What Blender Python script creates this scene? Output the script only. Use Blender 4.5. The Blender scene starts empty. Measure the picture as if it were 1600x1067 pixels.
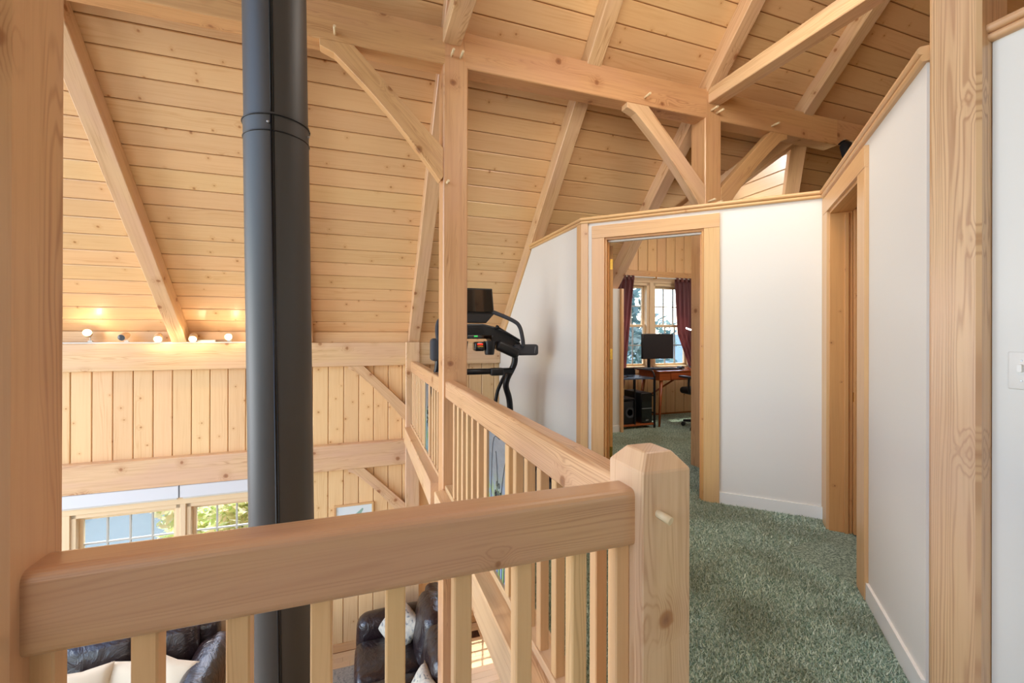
import bpy, bmesh, math, random
from mathutils import Vector, Matrix
random.seed(7)
S = bpy.context.scene
COL = S.collection
PI = math.pi
V = Vector

# ------------------------------------------------------------------ camera
CAMZ = 1.27
cam_d = bpy.data.cameras.new('camera'); cam = bpy.data.objects.new('camera', cam_d); COL.objects.link(cam)
cam_d.sensor_width = 36.0; cam_d.lens = 36.0 * 681.0 / 1600.0
cam_d.shift_y = -(533.5 - 519.3) / 1600.0
cam_d.clip_start = 0.02
yaw, pit, roll = math.radians(19.27), .00103, .0025
F = V((math.sin(yaw) * math.cos(pit), math.cos(yaw) * math.cos(pit), math.sin(pit)))
R_ = V((math.cos(yaw), -math.sin(yaw), 0)); U_ = R_.cross(F)
R2 = R_ * math.cos(roll) + U_ * math.sin(roll); U2 = -R_ * math.sin(roll) + U_ * math.cos(roll)
m = Matrix((R2, U2, -F)).transposed().to_4x4(); m.translation = (0, 0, CAMZ)
cam.matrix_world = m
S.camera = cam

# ------------------------------------------------------------------ world, sun, lights, exposure
S.view_settings.view_transform = 'Standard'
S.view_settings.look = 'None'
S.view_settings.gamma = 1.0
S.view_settings.use_curve_mapping = False
S.view_settings.exposure = 0.0
w = bpy.data.worlds.new('world'); S.world = w; w.use_nodes = True
nt = w.node_tree; nt.nodes.clear()
sky = nt.nodes.new('ShaderNodeTexSky'); sky.sky_type = 'NISHITA'; sky.sun_disc = False
sky.sun_elevation = math.radians(58); sky.sun_rotation = math.radians(10); sky.air_density = 1.0; sky.dust_density = 1.5
bg = nt.nodes.new('ShaderNodeBackground'); bg.inputs[1].default_value = 1.1
wo = nt.nodes.new('ShaderNodeOutputWorld')
nt.links.new(sky.outputs[0], bg.inputs[0]); nt.links.new(bg.outputs[0], wo.inputs[0])

def lamp(name, kind, loc, target, energy, color=(1, 1, 1), size=1.0, size_y=None, **kw):
    d = bpy.data.lights.new(name, kind); d.energy = energy; d.color = color
    if kind == 'AREA':
        d.shape = 'RECTANGLE'; d.size = size; d.size_y = size_y or size
    for k, v in kw.items(): setattr(d, k, v)
    o = bpy.data.objects.new(name, d); COL.objects.link(o); o.location = loc
    o.rotation_euler = (V(target) - V(loc)).to_track_quat('-Z', 'Y').to_euler()
    return o
sun_dir = V((-0.12, -0.42, -0.90))
lamp('sun', 'SUN', (0, 12, 14), V((0, 12, 14)) + sun_dir, 7.0, (1.0, .95, .86), angle=.009)
lamp('west_window_light', 'AREA', (-7.0, 3.4, -.2), (0, 3.2, .2), 335, (.93, .965, 1.0), 3.8, 3.4)
lamp('hall_fill_light', 'AREA', (-2.8, -2.6, 2.2), (1.6, 3.0, 1.2), 58, (1.0, .95, .90), 3.5, 2.5)
lamp('ceiling_fill_light', 'AREA', (1.65, 1.25, 3.55), (3.9, 2.9, 3.45), 30, (1.0, .89, .76), 1.6, 1.2)  # added fill that brightens the right side of the ceiling; no such fitting
lamp('carpet_fill_light', 'AREA', (1.9, 1.7, 3.6), (1.9, 1.9, 0), 30, (1.0, .95, .88), .9, .9)  # fill added overhead to lighten the carpet and left post, not a fixture
lamp('living_room_light', 'AREA', (-2.0, 2.0, -.9), (-1.0, 5.0, -2.2), 20, (1.0, .97, .93), 2.5, 2.5)
lamp('office_fill_light', 'AREA', (4.3, 3.6, 2.3), (4.2, 5.6, .9), 22, (1.0, .96, .90), 1.2, 1.2)
lamp('dormer_fill_light', 'SPOT', (4.0, 4.9, 1.7), (5.05, 4.05, 3.05), 150, (.93, .97, 1.0), spot_size=.85, spot_blend=.8, shadow_soft_size=.15)  # added spot standing in for daylight on the dormer's east boards
lamp('under_loft_light', 'AREA', (2.4, 3.6, -.5), (1.3, 5.2, -2.4), 25, (1.0, .95, .88), 1.2, 1.2)

# ------------------------------------------------------------------ node helpers
def rgb(h):
    c = [int(h[i:i + 2], 16) / 255 for i in (0, 2, 4)]
    return tuple((x / 12.92 if x <= .04045 else ((x + .055) / 1.055) ** 2.4) for x in c) + (1,)
class N:
    def __init__(s, name):
        s.m = bpy.data.materials.new(name); s.m.use_nodes = True; s.t = s.m.node_tree; s.t.nodes.clear()
        s.out = s.n('ShaderNodeOutputMaterial')
    def n(s, k, **kw):
        x = s.t.nodes.new(k)
        for a, b in kw.items(): setattr(x, a, b)
        return x
    def put(s, sock, v):
        if v is None: return
        if isinstance(v, bpy.types.NodeSocket): s.t.links.new(v, sock)
        else: sock.default_value = v
    def math(s, op, a, b=None, c=None, clamp=False):
        x = s.n('ShaderNodeMath', operation=op, use_clamp=clamp)
        for i, v in enumerate((a, b, c)):
            if v is not None: s.put(x.inputs[i], v)
        return x.outputs[0]
    def mix(s, f, a, b, mode='MIX'):
        x = s.n('ShaderNodeMix', data_type='RGBA', blend_type=mode)
        s.put(x.inputs[0], f); s.put(x.inputs[6], a); s.put(x.inputs[7], b)
        return x.outputs[2]
    def comb(s, x, y, z=0.0):
        c = s.n('ShaderNodeCombineXYZ'); s.put(c.inputs[0], x); s.put(c.inputs[1], y); s.put(c.inputs[2], z); return c.outputs[0]
    def sep(s, v):
        c = s.n('ShaderNodeSeparateXYZ'); s.put(c.inputs[0], v); return c.outputs
    def noise(s, vec, scale, detail=3, rough=.5, dist=0.0):
        x = s.n('ShaderNodeTexNoise'); s.put(x.inputs['Vector'], vec); x.inputs['Scale'].default_value = scale
        x.inputs['Detail'].default_value = detail; x.inputs['Roughness'].default_value = rough
        x.inputs['Distortion'].default_value = dist
        return x.outputs[0]
    def smooth(s, v, a, b, lo=0.0, hi=1.0):
        x = s.n('ShaderNodeMapRange', interpolation_type='SMOOTHSTEP')
        s.put(x.inputs[0], v); x.inputs[1].default_value = a; x.inputs[2].default_value = b
        x.inputs[3].default_value = lo; x.inputs[4].default_value = hi
        return x.outputs[0]
    def bsdf(s, color, rough=.5, metal=0.0, spec=.5, bump=None, bstr=.2, bdist=.01, coat=0.0, emis=None, estr=0.0, sub=0.0, trans=0.0, sheen=0.0):
        b = s.n('ShaderNodeBsdfPrincipled')
        s.put(b.inputs['Base Color'], color); s.put(b.inputs['Roughness'], rough); b.inputs['Metallic'].default_value = metal
        b.inputs['Specular IOR Level'].default_value = spec; b.inputs['Coat Weight'].default_value = coat
        b.inputs['Sheen Weight'].default_value = sheen
        if emis: b.inputs['Emission Color'].default_value = emis; b.inputs['Emission Strength'].default_value = estr
        if bump is not None:
            q = s.n('ShaderNodeBump'); q.inputs['Strength'].default_value = bstr; q.inputs['Distance'].default_value = bdist
            s.put(q.inputs['Height'], bump); s.t.links.new(q.outputs[0], b.inputs['Normal'])
        s.t.links.new(b.outputs[0], s.out.inputs[0])
        return b

def wood(name, light, dark, knot, ring=55.0, amp=5.0, contrast=.55, kscale=3.2, ksize=.10, kfrac=.35, rough=.38, tint=.10, coat=.15, blush=None, lines=(.46, .66)):
    n = N(name)
    tc = n.n('ShaderNodeTexCoord').outputs['Object']
    rnd = n.n('ShaderNodeObjectInfo').outputs['Random']
    x, y, z = n.sep(tc)
    u = n.math('MULTIPLY_ADD', rnd, 53.0, x)
    v = n.math('MULTIPLY_ADD', rnd, 17.0, n.math('ADD', y, z))
    uv = n.comb(u, v)
    vo = n.n('ShaderNodeTexVoronoi', voronoi_dimensions='2D'); n.put(vo.inputs['Vector'], uv)
    vo.inputs['Scale'].default_value = kscale
    d = vo.outputs['Distance']; cr = n.sep(vo.outputs['Color'])[0]
    has = n.math('LESS_THAN', cr, kfrac)
    dn = n.math('MULTIPLY_ADD', n.noise(uv, 26, 2), .05, d)
    kr = n.math('MULTIPLY_ADD', n.sep(vo.outputs['Color'])[1], ksize * .6, ksize * .55)
    kr = n.math('ADD', kr, .025)
    rel = n.math('DIVIDE', dn, kr)
    inside = n.math('MULTIPLY', n.smooth(rel, .8, 1.15, 1, 0), has)
    halo = n.math('MULTIPLY', n.smooth(rel, .9, 3.4, 1, 0), has)
    low = n.noise(n.comb(u, n.math('MULTIPLY', v, 6.0)), 1.1, 2, .5)
    vd = n.math('MULTIPLY_ADD', n.noise(n.comb(n.math('MULTIPLY', u, .35), n.math('MULTIPLY', v, 14.0)), 1.0, 2), .11, v)
    vd = n.math('MULTIPLY_ADD', low, amp * .045, vd)
    vd = n.math('MULTIPLY_ADD', halo, .030, vd)
    s = n.math('MULTIPLY_ADD', n.math('SINE', n.math('MULTIPLY', vd, ring * 6.28)), .5, .5)
    s = n.math('POWER', s, 3.0)
    mod = n.noise(n.comb(n.math('MULTIPLY', u, .7), n.math('MULTIPLY', v, 7.0), 3.0), 1.6, 2)
    s = n.math('MULTIPLY', s, n.math('MAXIMUM', n.smooth(mod, lines[0], lines[1], .04, 1.0), n.math('MULTIPLY', halo, .8)))
    fib = n.noise(n.comb(n.math('MULTIPLY', u, 7.0), n.math('MULTIPLY', v, 230.0)), 1.0, 2, .6)
    streak = n.noise(n.comb(n.math('MULTIPLY', u, 1.6), n.math('MULTIPLY', v, 42.0), 5.0), 1.0, 3, .6)
    f = n.math('MULTIPLY', s, contrast)
    f = n.math('ADD', f, n.math('MULTIPLY', n.math('SUBTRACT', fib, .5), contrast * .35))
    f = n.math('ADD', f, n.math('MULTIPLY', n.smooth(streak, .35, .75, -.1, .5), contrast), clamp=True)
    c = n.mix(f, rgb(light), rgb(dark))
    if blush:
        bl = n.smooth(n.noise(n.comb(n.math('MULTIPLY', u, .8), n.math('MULTIPLY', v, 3.0), 9.0), 1.6, 3), .42, .68)
        c = n.mix(n.math('MULTIPLY', bl, .55), c, rgb(blush), 'MIX')
    kc = n.mix(n.smooth(rel, .2, .95), rgb(knot), rgb(dark))
    c = n.mix(n.math('MULTIPLY', halo, .18), c, rgb(dark))
    c = n.mix(n.math('MULTIPLY', inside, .85), c, kc)
    hv = n.n('ShaderNodeHueSaturation')
    n.put(hv.inputs['Color'], c)
    n.put(hv.inputs['Value'], n.math('MULTIPLY_ADD', rnd, tint * 2, 1 - tint))
    r2 = n.math('FRACT', n.math('MULTIPLY', rnd, 7.31))
    n.put(hv.inputs['Hue'], n.math('MULTIPLY_ADD', r2, .010, .494))
    coat_ = coat
    hgt = n.math('SUBTRACT', fib, n.math('MULTIPLY', s, .8))
    n.bsdf(hv.outputs[0], rough, spec=.4, bump=hgt, bstr=.10, bdist=.002, coat=coat).inputs['Coat Roughness'].default_value = .25
    return n.m

def plain(name, col, rough=.5, metal=0.0, spec=.5, bump=0.0, bscale=200.0, coat=0.0, var=0.0, emis=None, estr=0.0, sheen=0.0):
    n = N(name)
    tc = n.n('ShaderNodeTexCoord').outputs['Object']
    c = rgb(col); b = None
    if var:
        nn = n.noise(tc, 6, 3)
        c = n.mix(n.math('MULTIPLY', nn, var), rgb(col), tuple(x * .6 for x in rgb(col)[:3]) + (1,))
    if bump: b = n.noise(tc, bscale, 3)
    n.bsdf(c, rough, metal, spec, b, bump, .003, coat, rgb(emis) if emis else None, estr, sheen=sheen)
    return n.m

M = {}
M['fir'] = wood('fir_timber', 'dfbc90', 'ad784a', '86563a', ring=75, amp=4, contrast=.60, kscale=3.2, ksize=.078, kfrac=.45, rough=.36, blush='d8b094', tint=.05, coat=.35)
M['fir_grain'] = wood('fir_vertical_grain', 'dab384', '99663c', '7a4c34', ring=100, amp=.9, contrast=.50, kscale=2.2, ksize=.070, kfrac=.75, rough=.36, blush='d4a884', tint=.03, coat=.35, lines=(.15, .5))
M['fir_warm'] = wood('fir_timber_warm', 'd4a775', 'a06c40', '7a4a2e', ring=80, amp=5, contrast=.55, kscale=3.0, ksize=.075, kfrac=.5, rough=.36, blush='d0a078', tint=.05, coat=.35)
M['fir_rail'] = wood('fir_rail', 'cca177', '9c6a46', '6f4630', ring=120, amp=1.8, contrast=.42, kscale=2.4, ksize=.022, kfrac=.3, rough=.33, blush='c5957a', tint=.04, coat=.6)
M['board'] = wood('pine_board', 'e9c391', 'cb945c', '8f5a36', ring=40, amp=3, contrast=.30, kscale=6.0, ksize=.065, kfrac=.27, rough=.34, tint=.05, coat=.25)
M['board_warm'] = wood('pine_board_warm', 'e3a868', 'b9773f', '7c4c2c', ring=40, amp=3, contrast=.30, kscale=6.0, ksize=.065, kfrac=.27, rough=.36, tint=.05)
M['casing'] = wood('fir_casing', 'dbb07a', 'b78450', '8a5f45', ring=85, amp=1.2, contrast=.40, kscale=2.0, ksize=.02, kfrac=.08, rough=.38, blush='d2a57c', tint=.04)
M['casing_pale'] = wood('pale_window_casing', 'e6cda6', 'cba677', '8a5f45', ring=85, amp=1.2, contrast=.3, kscale=2.0, ksize=.02, kfrac=.05, rough=.4, tint=.03)
M['jamb'] = wood('pine_jamb', 'd09a5c', 'a56d3a', '6f4426', ring=40, amp=2, contrast=.35, kscale=9.0, ksize=.06, kfrac=.3, rough=.36, tint=.04)
M['backing'] = plain('dark_joint_wood', 'b06e38', .8)
M['baluster'] = wood('fir_baluster', 'dcb483', 'b58454', '8a5f45', ring=95, amp=2.5, contrast=.42, kscale=2.6, ksize=.03, kfrac=.2, rough=.38, tint=.05)
M['plank'] = wood('maple_floor', 'e6c9a0', 'c9a678', 'a07a55', ring=30, amp=4, contrast=.25, kscale=1.5, ksize=.02, kfrac=.1, rough=.22, tint=.06)
M['wall'] = plain('white_wall_paint', 'e2ddd4', .6, spec=.3, bump=.06, bscale=60)
M['white'] = plain('white_trim_paint', 'ece9e2', .45)
M['muntin'] = plain('grey_muntin_paint', 'b9b6ac', .45)
M['switch'] = plain('white_switch_plastic', 'e6e2da', .35)
M['pipe'] = plain('black_stovepipe_steel', '474543', .48, metal=.15, bump=.03, bscale=12)
M['black'] = plain('black_plastic', '17181b', .38, bump=.1, bscale=900)
M['blackm'] = plain('black_metal', '1b1c20', .32, metal=.3)
M['glossblack'] = plain('glossy_black_panel', '0c0d0f', .08, coat=.6)
M['grey'] = plain('charcoal_foam', '3a3b40', .8, bump=.3, bscale=500)
M['silver'] = plain('silver_print', 'b9bcc0', .35, metal=.6)
M['brass'] = plain('brass', 'c9a24e', .25, metal=1.0)
M['bronze'] = plain('dark_bronze', '5a3a22', .35, metal=.8)
M['redled'] = plain('red_display', 'd9301c', .4, emis='ff3a20', estr=1.5)
M['amberled'] = plain('amber_display', 'd98c1c', .4, emis='ffae30', estr=1.2)
M['greenled'] = plain('green_display', '2c7c3a', .4, emis='40d860', estr=.8)
M['red'] = plain('red_plastic_stripe', 'c0202a', .4)
M['screen'] = plain('tablet_screen_glass', '1f1d1b', .06, coat=.5)
M['monitor'] = plain('monitor_screen', '2b2b2e', .30)
M['peg'] = plain('ash_peg', 'e6cfa6', .5)
M['desk'] = wood('walnut_desk', '9a4f26', '5f2b14', '3a1a0c', ring=40, amp=3, contrast=.5, kscale=1.5, ksize=.02, kfrac=.05, rough=.25)
M['blind'] = plain('white_blind_fabric', 'd6d8dc', .6)
M['spot'] = plain('tan_spotlight_enamel', 'd8b994', .4)
M['white_metal'] = plain('white_metal', 'd8d6d0', .35)
M['bulb'] = plain('lit_bulb', 'fff0d0', .4, emis='ffe0b0', estr=25.0)
M['ledbar'] = plain('led_bar', 'ffffff', .4, emis='f4f8ff', estr=9.0)
M['bulboff'] = plain('unlit_lens', '4b4f55', .15)
M['pillow'] = plain('cream_linen', 'd8cbb4', .85, bump=.5, bscale=350)
M['throw'] = None
M['matblack'] = plain('matte_black', '101114', .6)
M['paper'] = plain('print_mat_board', 'dfe8ea', .5)
M['bark'] = plain('tree_bark', '8a8a8c', .9, bump=.6, bscale=30, var=.4)
M['concrete'] = plain('pale_stucco', 'efe6d8', .8, bump=.2, bscale=80)

def mk_leather():
    n = N('brown_black_leather'); tc = n.n('ShaderNodeTexCoord').outputs['Object']
    a = n.noise(tc, 5, 4, .6, .8); b = n.noise(tc, 240, 2)
    h = n.math('ADD', n.math('MULTIPLY', a, 6.0), n.math('MULTIPLY', b, .15))
    n.bsdf(n.mix(a, rgb('2a1d20'), rgb('1c1518')), .30, spec=.55, bump=h, bstr=.45, bdist=.012, coat=.2)
    return n.m
M['leather'] = mk_leather()
def mk_carpet():
    n = N('green_frieze_carpet'); g = n.n('ShaderNodeNewGeometry').outputs['Position']
    a = n.noise(g, 95, 4, .75); b = n.noise(g, 38, 3, .7); c = n.noise(g, 2.2, 3, .5); d = n.noise(g, 260, 2, .6)
    f = n.math('ADD', n.math('MULTIPLY', a, .6), n.math('MULTIPLY', b, .25)); f = n.math('ADD', f, n.math('MULTIPLY', d, .15))
    base = n.mix(n.smooth(f, .42, .60), rgb('40604c'), rgb('c6dac2'))
    fl = n.mix(n.smooth(c, .40, .65, 0, .45), base, rgb('6a6a44'), 'MIX')  # broad olive patches: uneven tint of the lighting painted into the colour
    n.bsdf(fl, .95, spec=.1, bump=f, bstr=.9, bdist=.02, sheen=.3)
    return n.m
M['carpet'] = mk_carpet()
def mk_tuft():
    n = N('green_carpet_yarn'); r = n.n('ShaderNodeNewGeometry').outputs
    rp = r['Random Per Island']; c = n.noise(r['Position'], 2.2, 3, .5)
    base = n.mix(rp, rgb('6a8b74'), rgb('eef8e4'))
    n.bsdf(n.mix(n.smooth(c, .42, .66, 0, .45), base, rgb('74704a')), .95, spec=.1, sheen=.2)  # same lighting tint painted onto the yarn as olive patches
    return n.m
M['tuft'] = mk_tuft()
def mk_glass():
    n = N('window_glass')
    t = n.n('ShaderNodeBsdfTransparent'); t.inputs[0].default_value = (.975, .985, .99, 1)
    g = n.n('ShaderNodeBsdfGlossy'); g.inputs['Roughness'].default_value = .02
    lw = n.n('ShaderNodeLayerWeight'); lw.inputs[0].default_value = .5
    fr = n.math('MULTIPLY_ADD', n.math('POWER', lw.outputs['Facing'], 5.0), .6, .03)
    mx = n.n('ShaderNodeMixShader'); n.t.links.new(fr, mx.inputs[0]); n.t.links.new(t.outputs[0], mx.inputs[1]); n.t.links.new(g.outputs[0], mx.inputs[2])
    n.t.links.new(mx.outputs[0], n.out.inputs[0]); return n.m
M['glass'] = mk_glass()
def mk_curtain():
    n = N('burgundy_curtain_cloth'); tc = n.n('ShaderNodeTexCoord').outputs['Object']
    b = n.noise(tc, 300, 2); x, y, z = n.sep(tc)
    st = n.math('MULTIPLY_ADD', n.math('SINE', n.math('MULTIPLY', x, 150.0)), .5, .5)
    p = n.n('ShaderNodeBsdfTranslucent'); p.inputs[0].default_value = rgb('7a3a38')
    bs = n.bsdf(n.mix(n.math('MULTIPLY', st, .5), rgb('5b2d31'), rgb('7c4a48')), .55, bump=b, bstr=.2, sheen=.3)
    mx = n.n('ShaderNodeMixShader'); mx.inputs[0].default_value = .3
    n.t.links.new(bs.outputs[0], mx.inputs[1]); n.t.links.new(p.outputs[0], mx.inputs[2]); n.t.links.new(mx.outputs[0], n.out.inputs[0])
    return n.m
M['curtain'] = mk_curtain()
def mk_leaf(name, a, b):
    n = N(name); rp = n.n('ShaderNodeNewGeometry').outputs['Random Per Island']
    c = n.mix(rp, rgb(a), rgb(b))
    bs = n.bsdf(c, .55); t = n.n('ShaderNodeBsdfTranslucent'); n.put(t.inputs[0], c)
    mx = n.n('ShaderNodeMixShader'); mx.inputs[0].default_value = .45
    n.t.links.new(bs.outputs[0], mx.inputs[1]); n.t.links.new(t.outputs[0], mx.inputs[2]); n.t.links.new(mx.outputs[0], n.out.inputs[0])
    return n.m
M['leaf'] = mk_leaf('maple_leaf', 'c4dc84', 'fff2d0')
M['needle'] = mk_leaf('fir_needle', '5c7f78', 'a4bdb4')
M['grass'] = plain('lawn', '5a6768', .9, bump=.6, bscale=40, var=.5)
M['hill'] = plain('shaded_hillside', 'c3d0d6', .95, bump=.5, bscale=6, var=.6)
def mk_print(name, base, a, b, scale):
    n = N(name); tc = n.n('ShaderNodeTexCoord').outputs['Object']
    v = n.n('ShaderNodeTexVoronoi'); n.put(v.inputs['Vector'], tc); v.inputs['Scale'].default_value = scale
    f = n.smooth(v.outputs['Distance'], .25, .45); g = n.smooth(n.noise(tc, scale * 1.5, 2), .45, .55)
    n.bsdf(n.mix(g, n.mix(f, rgb(a), rgb(base)), rgb(b)), .85, bump=n.noise(tc, 400, 2), bstr=.3)
    return n.m
M['floral'] = mk_print('grey_floral_cloth', 'b9b5aa', '7d7f80', 'c9c2b2', 22)
M['rug'] = mk_print('grey_rug', 'a9acab', '8c9294', 'b9bbb8', 30)
M['artground'] = None
def mk_art():
    n = N('blue_grey_carved_panel'); tc = n.n('ShaderNodeTexCoord').outputs['Object']; x, y, z = n.sep(tc)
    a = n.noise(n.comb(n.math('MULTIPLY', x, 12.0), n.math('MULTIPLY', z, 3.0), y), 3, 4, .65)
    b = n.noise(tc, 14, 3, .6)
    up = n.mix(a, rgb('56646e'), rgb('87929a'))
    lo = n.mix(n.smooth(b, .42, .58), rgb('7f97bd'), rgb('8aa46a'))
    low_mask = n.smooth(n.math('ADD', x, n.math('MULTIPLY', n.math('SUBTRACT', a, .5), .25)), -.02, .16, 0, 1)
    c = n.mix(low_mask, lo, up)
    n.bsdf(c, .3, spec=.5, bump=a, bstr=.5, bdist=.004); return n.m
M['art'] = mk_art()

# ------------------------------------------------------------------ object helpers
def wm(o):
    if o is None: return Matrix.Identity(4)
    if o.parent is None: return o.matrix_basis.copy()
    return wm(o.parent) @ o.matrix_parent_inverse @ o.matrix_basis
def finish(o, parent=None, mat=None):
    COL.objects.link(o)
    if parent is not None:
        o.parent = parent; o.matrix_parent_inverse = wm(parent).inverted()
    if mat is not None and o.data is not None and len(o.data.materials) == 0: o.data.materials.append(mat)
    return o
def tag(o, label=None, cat=None, group=None, kind=None):
    if label: o['label'] = label
    if cat: o['category'] = cat
    if group: o['group'] = group
    if kind: o['kind'] = kind
    return o
def struct(o): o['kind'] = 'structure'; return o
def thing(name, label, cat, loc=(0, 0, 0), rz=0.0, group=None):
    o = bpy.data.objects.new(name, None); COL.objects.link(o); o.empty_display_size = .1
    o.location = loc; o.rotation_euler = (0, 0, rz)
    return tag(o, label, cat, group)
def frame(ex, n):
    """matrix whose x axis is ex and z axis is n (made orthogonal)"""
    ex = V(ex).normalized(); n = V(n); n = (n - ex * n.dot(ex)).normalized(); ey = n.cross(ex)
    return Matrix((ex, ey, n)).transposed()
MC = {}
def rect_profile(w, d, bev):
    b = min(bev, w * .45, d * .45); a, c = w / 2, d / 2
    if b <= 0: return [(-a, -c), (a, -c), (a, c), (-a, c)]
    return [(-a + b, -c), (a - b, -c), (a, -c + b), (a, c - b), (a - b, c), (-a + b, c), (-a, c - b), (-a, -c + b)]
def round_profile(w, d, r, seg=4):
    pts = []
    for cx, cy, a0 in ((w / 2 - r, -d / 2 + r, -90), (w / 2 - r, d / 2 - r, 0), (-w / 2 + r, d / 2 - r, 90), (-w / 2 + r, -d / 2 + r, 180)):
        for k in range(seg + 1):
            a = math.radians(a0 + 90 * k / seg); pts.append((cx + r * math.cos(a), cy + r * math.sin(a)))
    return pts
def sweep_mesh(prof, L, k0=(0, 0), k1=(0, 0), smooth=False):
    """extrude the (y,z) profile along local x; k = x offset per y and per z at each end"""
    key = (tuple((round(a, 4), round(b, 4)) for a, b in prof), round(L, 4), k0, k1, smooth)
    if key in MC: return MC[key]
    n = len(prof); vs = []
    for end, k in ((-L / 2, k0), (L / 2, k1)):
        for y, z in prof: vs.append((end + k[0] * y + k[1] * z, y, z))
    fs = [[i, (i + 1) % n, n + (i + 1) % n, n + i] for i in range(n)] + [list(range(n))[::-1], list(range(n, 2 * n))]
    me = bpy.data.meshes.new('sweep'); me.from_pydata(vs, [], fs); me.update()
    if smooth:
        for p in me.polygons[:-2]: p.use_smooth = True
    MC[key] = me; return me
def put(name, me, rot3, loc, mat, parent=None):
    """shared meshes keep one material"""
    if len(me.materials) and me.materials[0] != mat:
        kk = (me.name, mat.name)
        if kk not in MC:
            c = me.copy(); c.materials.clear(); c.materials.append(mat); MC[kk] = c
        me = MC[kk]
    o = bpy.data.objects.new(name, me)
    mm = rot3.to_4x4(); mm.translation = V(loc); o.matrix_basis = mm
    return finish(o, parent, mat)
def sweep(name, prof, a, b, mat, up=(0, 0, 1), parent=None, k0=(0, 0), k1=(0, 0), smooth=False):
    a, b = V(a), V(b); return put(name, sweep_mesh(prof, (b - a).length, k0, k1, smooth), frame(b - a, up), (a + b) / 2, mat, parent)
def beam(name, a, b, w, d, mat, up=(0, 0, 1), parent=None, bev=.006, k0=(0, 0), k1=(0, 0)):
    return sweep(name, rect_profile(w, d, bev), a, b, mat, up, parent, k0, k1)
def box(name, x0, x1, y0, y1, z0, z1, mat, parent=None, grain='x', bev=.003):
    cx, cy, cz = (x0 + x1) / 2, (y0 + y1) / 2, (z0 + z1) / 2
    if grain == 'x': return beam(name, (x0, cy, cz), (x1, cy, cz), y1 - y0, z1 - z0, mat, (0, 0, 1), parent, bev)
    if grain == 'y': return beam(name, (cx, y0, cz), (cx, y1, cz), x1 - x0, z1 - z0, mat, (0, 0, 1), parent, bev)
    return beam(name, (cx, cy, z0), (cx, cy, z1), x1 - x0, y1 - y0, mat, (0, 1, 0), parent, bev)
def prism(name, pts, n, t, mat, grain=None, parent=None, bev=0.0):
    """polygon (world points) extruded by t along -n (the face stays at pts)"""
    pts = [V(p) for p in pts]; n = V(n).normalized()
    g = V(grain) if grain else (pts[1] - pts[0]); fr = frame(g, n); c = sum(pts, V()) / len(pts)
    inv = fr.transposed(); loc = [inv @ (p - c) for p in pts]
    if sum(loc[i].x * loc[(i + 1) % len(loc)].y - loc[(i + 1) % len(loc)].x * loc[i].y for i in range(len(loc))) < 0: loc.reverse()
    k = len(loc); vs = [(p.x, p.y, 0) for p in loc] + [(p.x, p.y, -t) for p in loc]
    fs = [list(range(k)), list(range(k, 2 * k))[::-1]] + [[i, k + i, k + (i + 1) % k, (i + 1) % k] for i in range(k)]
    me = bpy.data.meshes.new(name); me.from_pydata(vs, [], fs); me.update()
    if bev:
        bm = bmesh.new(); bm.from_mesh(me)
        es = [e for e in bm.edges if e.calc_face_angle(0) > .5]
        bmesh.ops.bevel(bm, geom=es, offset=bev, segments=2, affect='EDGES', profile=.5); bm.to_mesh(me); bm.free()
    return put(name, me, fr, c, mat, parent)
def meshobj(name, vs, fs, mat, parent=None, smooth=False):
    me = bpy.data.meshes.new(name); me.from_pydata([tuple(v) for v in vs], [], fs); me.update()
    if smooth:
        for p in me.polygons: p.use_smooth = True
    o = bpy.data.objects.new(name, me); return finish(o, parent, mat)
def tube_data(pts, r, seg=10, caps=True):
    pts = [V(p) for p in pts]; n = len(pts); rs = r if isinstance(r, (list, tuple)) else [r] * n
    vs, fs = [], []; pu = None
    for i, p in enumerate(pts):
        d = (pts[min(i + 1, n - 1)] - pts[max(i - 1, 0)]).normalized()
        if pu is None: pu = d.orthogonal().normalized()
        else: pu = (pu - d * pu.dot(d)).normalized()
        q = d.cross(pu)
        for k in range(seg):
            a = 2 * PI * k / seg; vs.append(p + (pu * math.cos(a) + q * math.sin(a)) * rs[i])
    for i in range(n - 1):
        for k in range(seg):
            fs.append([i * seg + k, i * seg + (k + 1) % seg, (i + 1) * seg + (k + 1) % seg, (i + 1) * seg + k])
    if caps: fs += [list(range(seg))[::-1], list(range((n - 1) * seg, n * seg))]
    return vs, fs
def spline(pts, k=6):
    pts = [V(p) for p in pts]; out = []
    for i in range(len(pts) - 1):
        p0, p1, p2, p3 = pts[max(i - 1, 0)], pts[i], pts[i + 1], pts[min(i + 2, len(pts) - 1)]
        for j in range(k):
            t = j / k
            out.append(.5 * ((2 * p1) + (p2 - p0) * t + (2 * p0 - 5 * p1 + 4 * p2 - p3) * t * t + (3 * p1 - p0 - 3 * p2 + p3) * t ** 3))
    return out + [pts[-1]]
def tube(name, pts, r, mat, parent=None, seg=10, smooth=True):
    vs, fs = tube_data(pts, r, seg)
    o = meshobj(name, vs, fs, mat, parent, smooth)
    for p in o.data.polygons[-2:]: p.use_smooth = False
    return o
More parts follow.
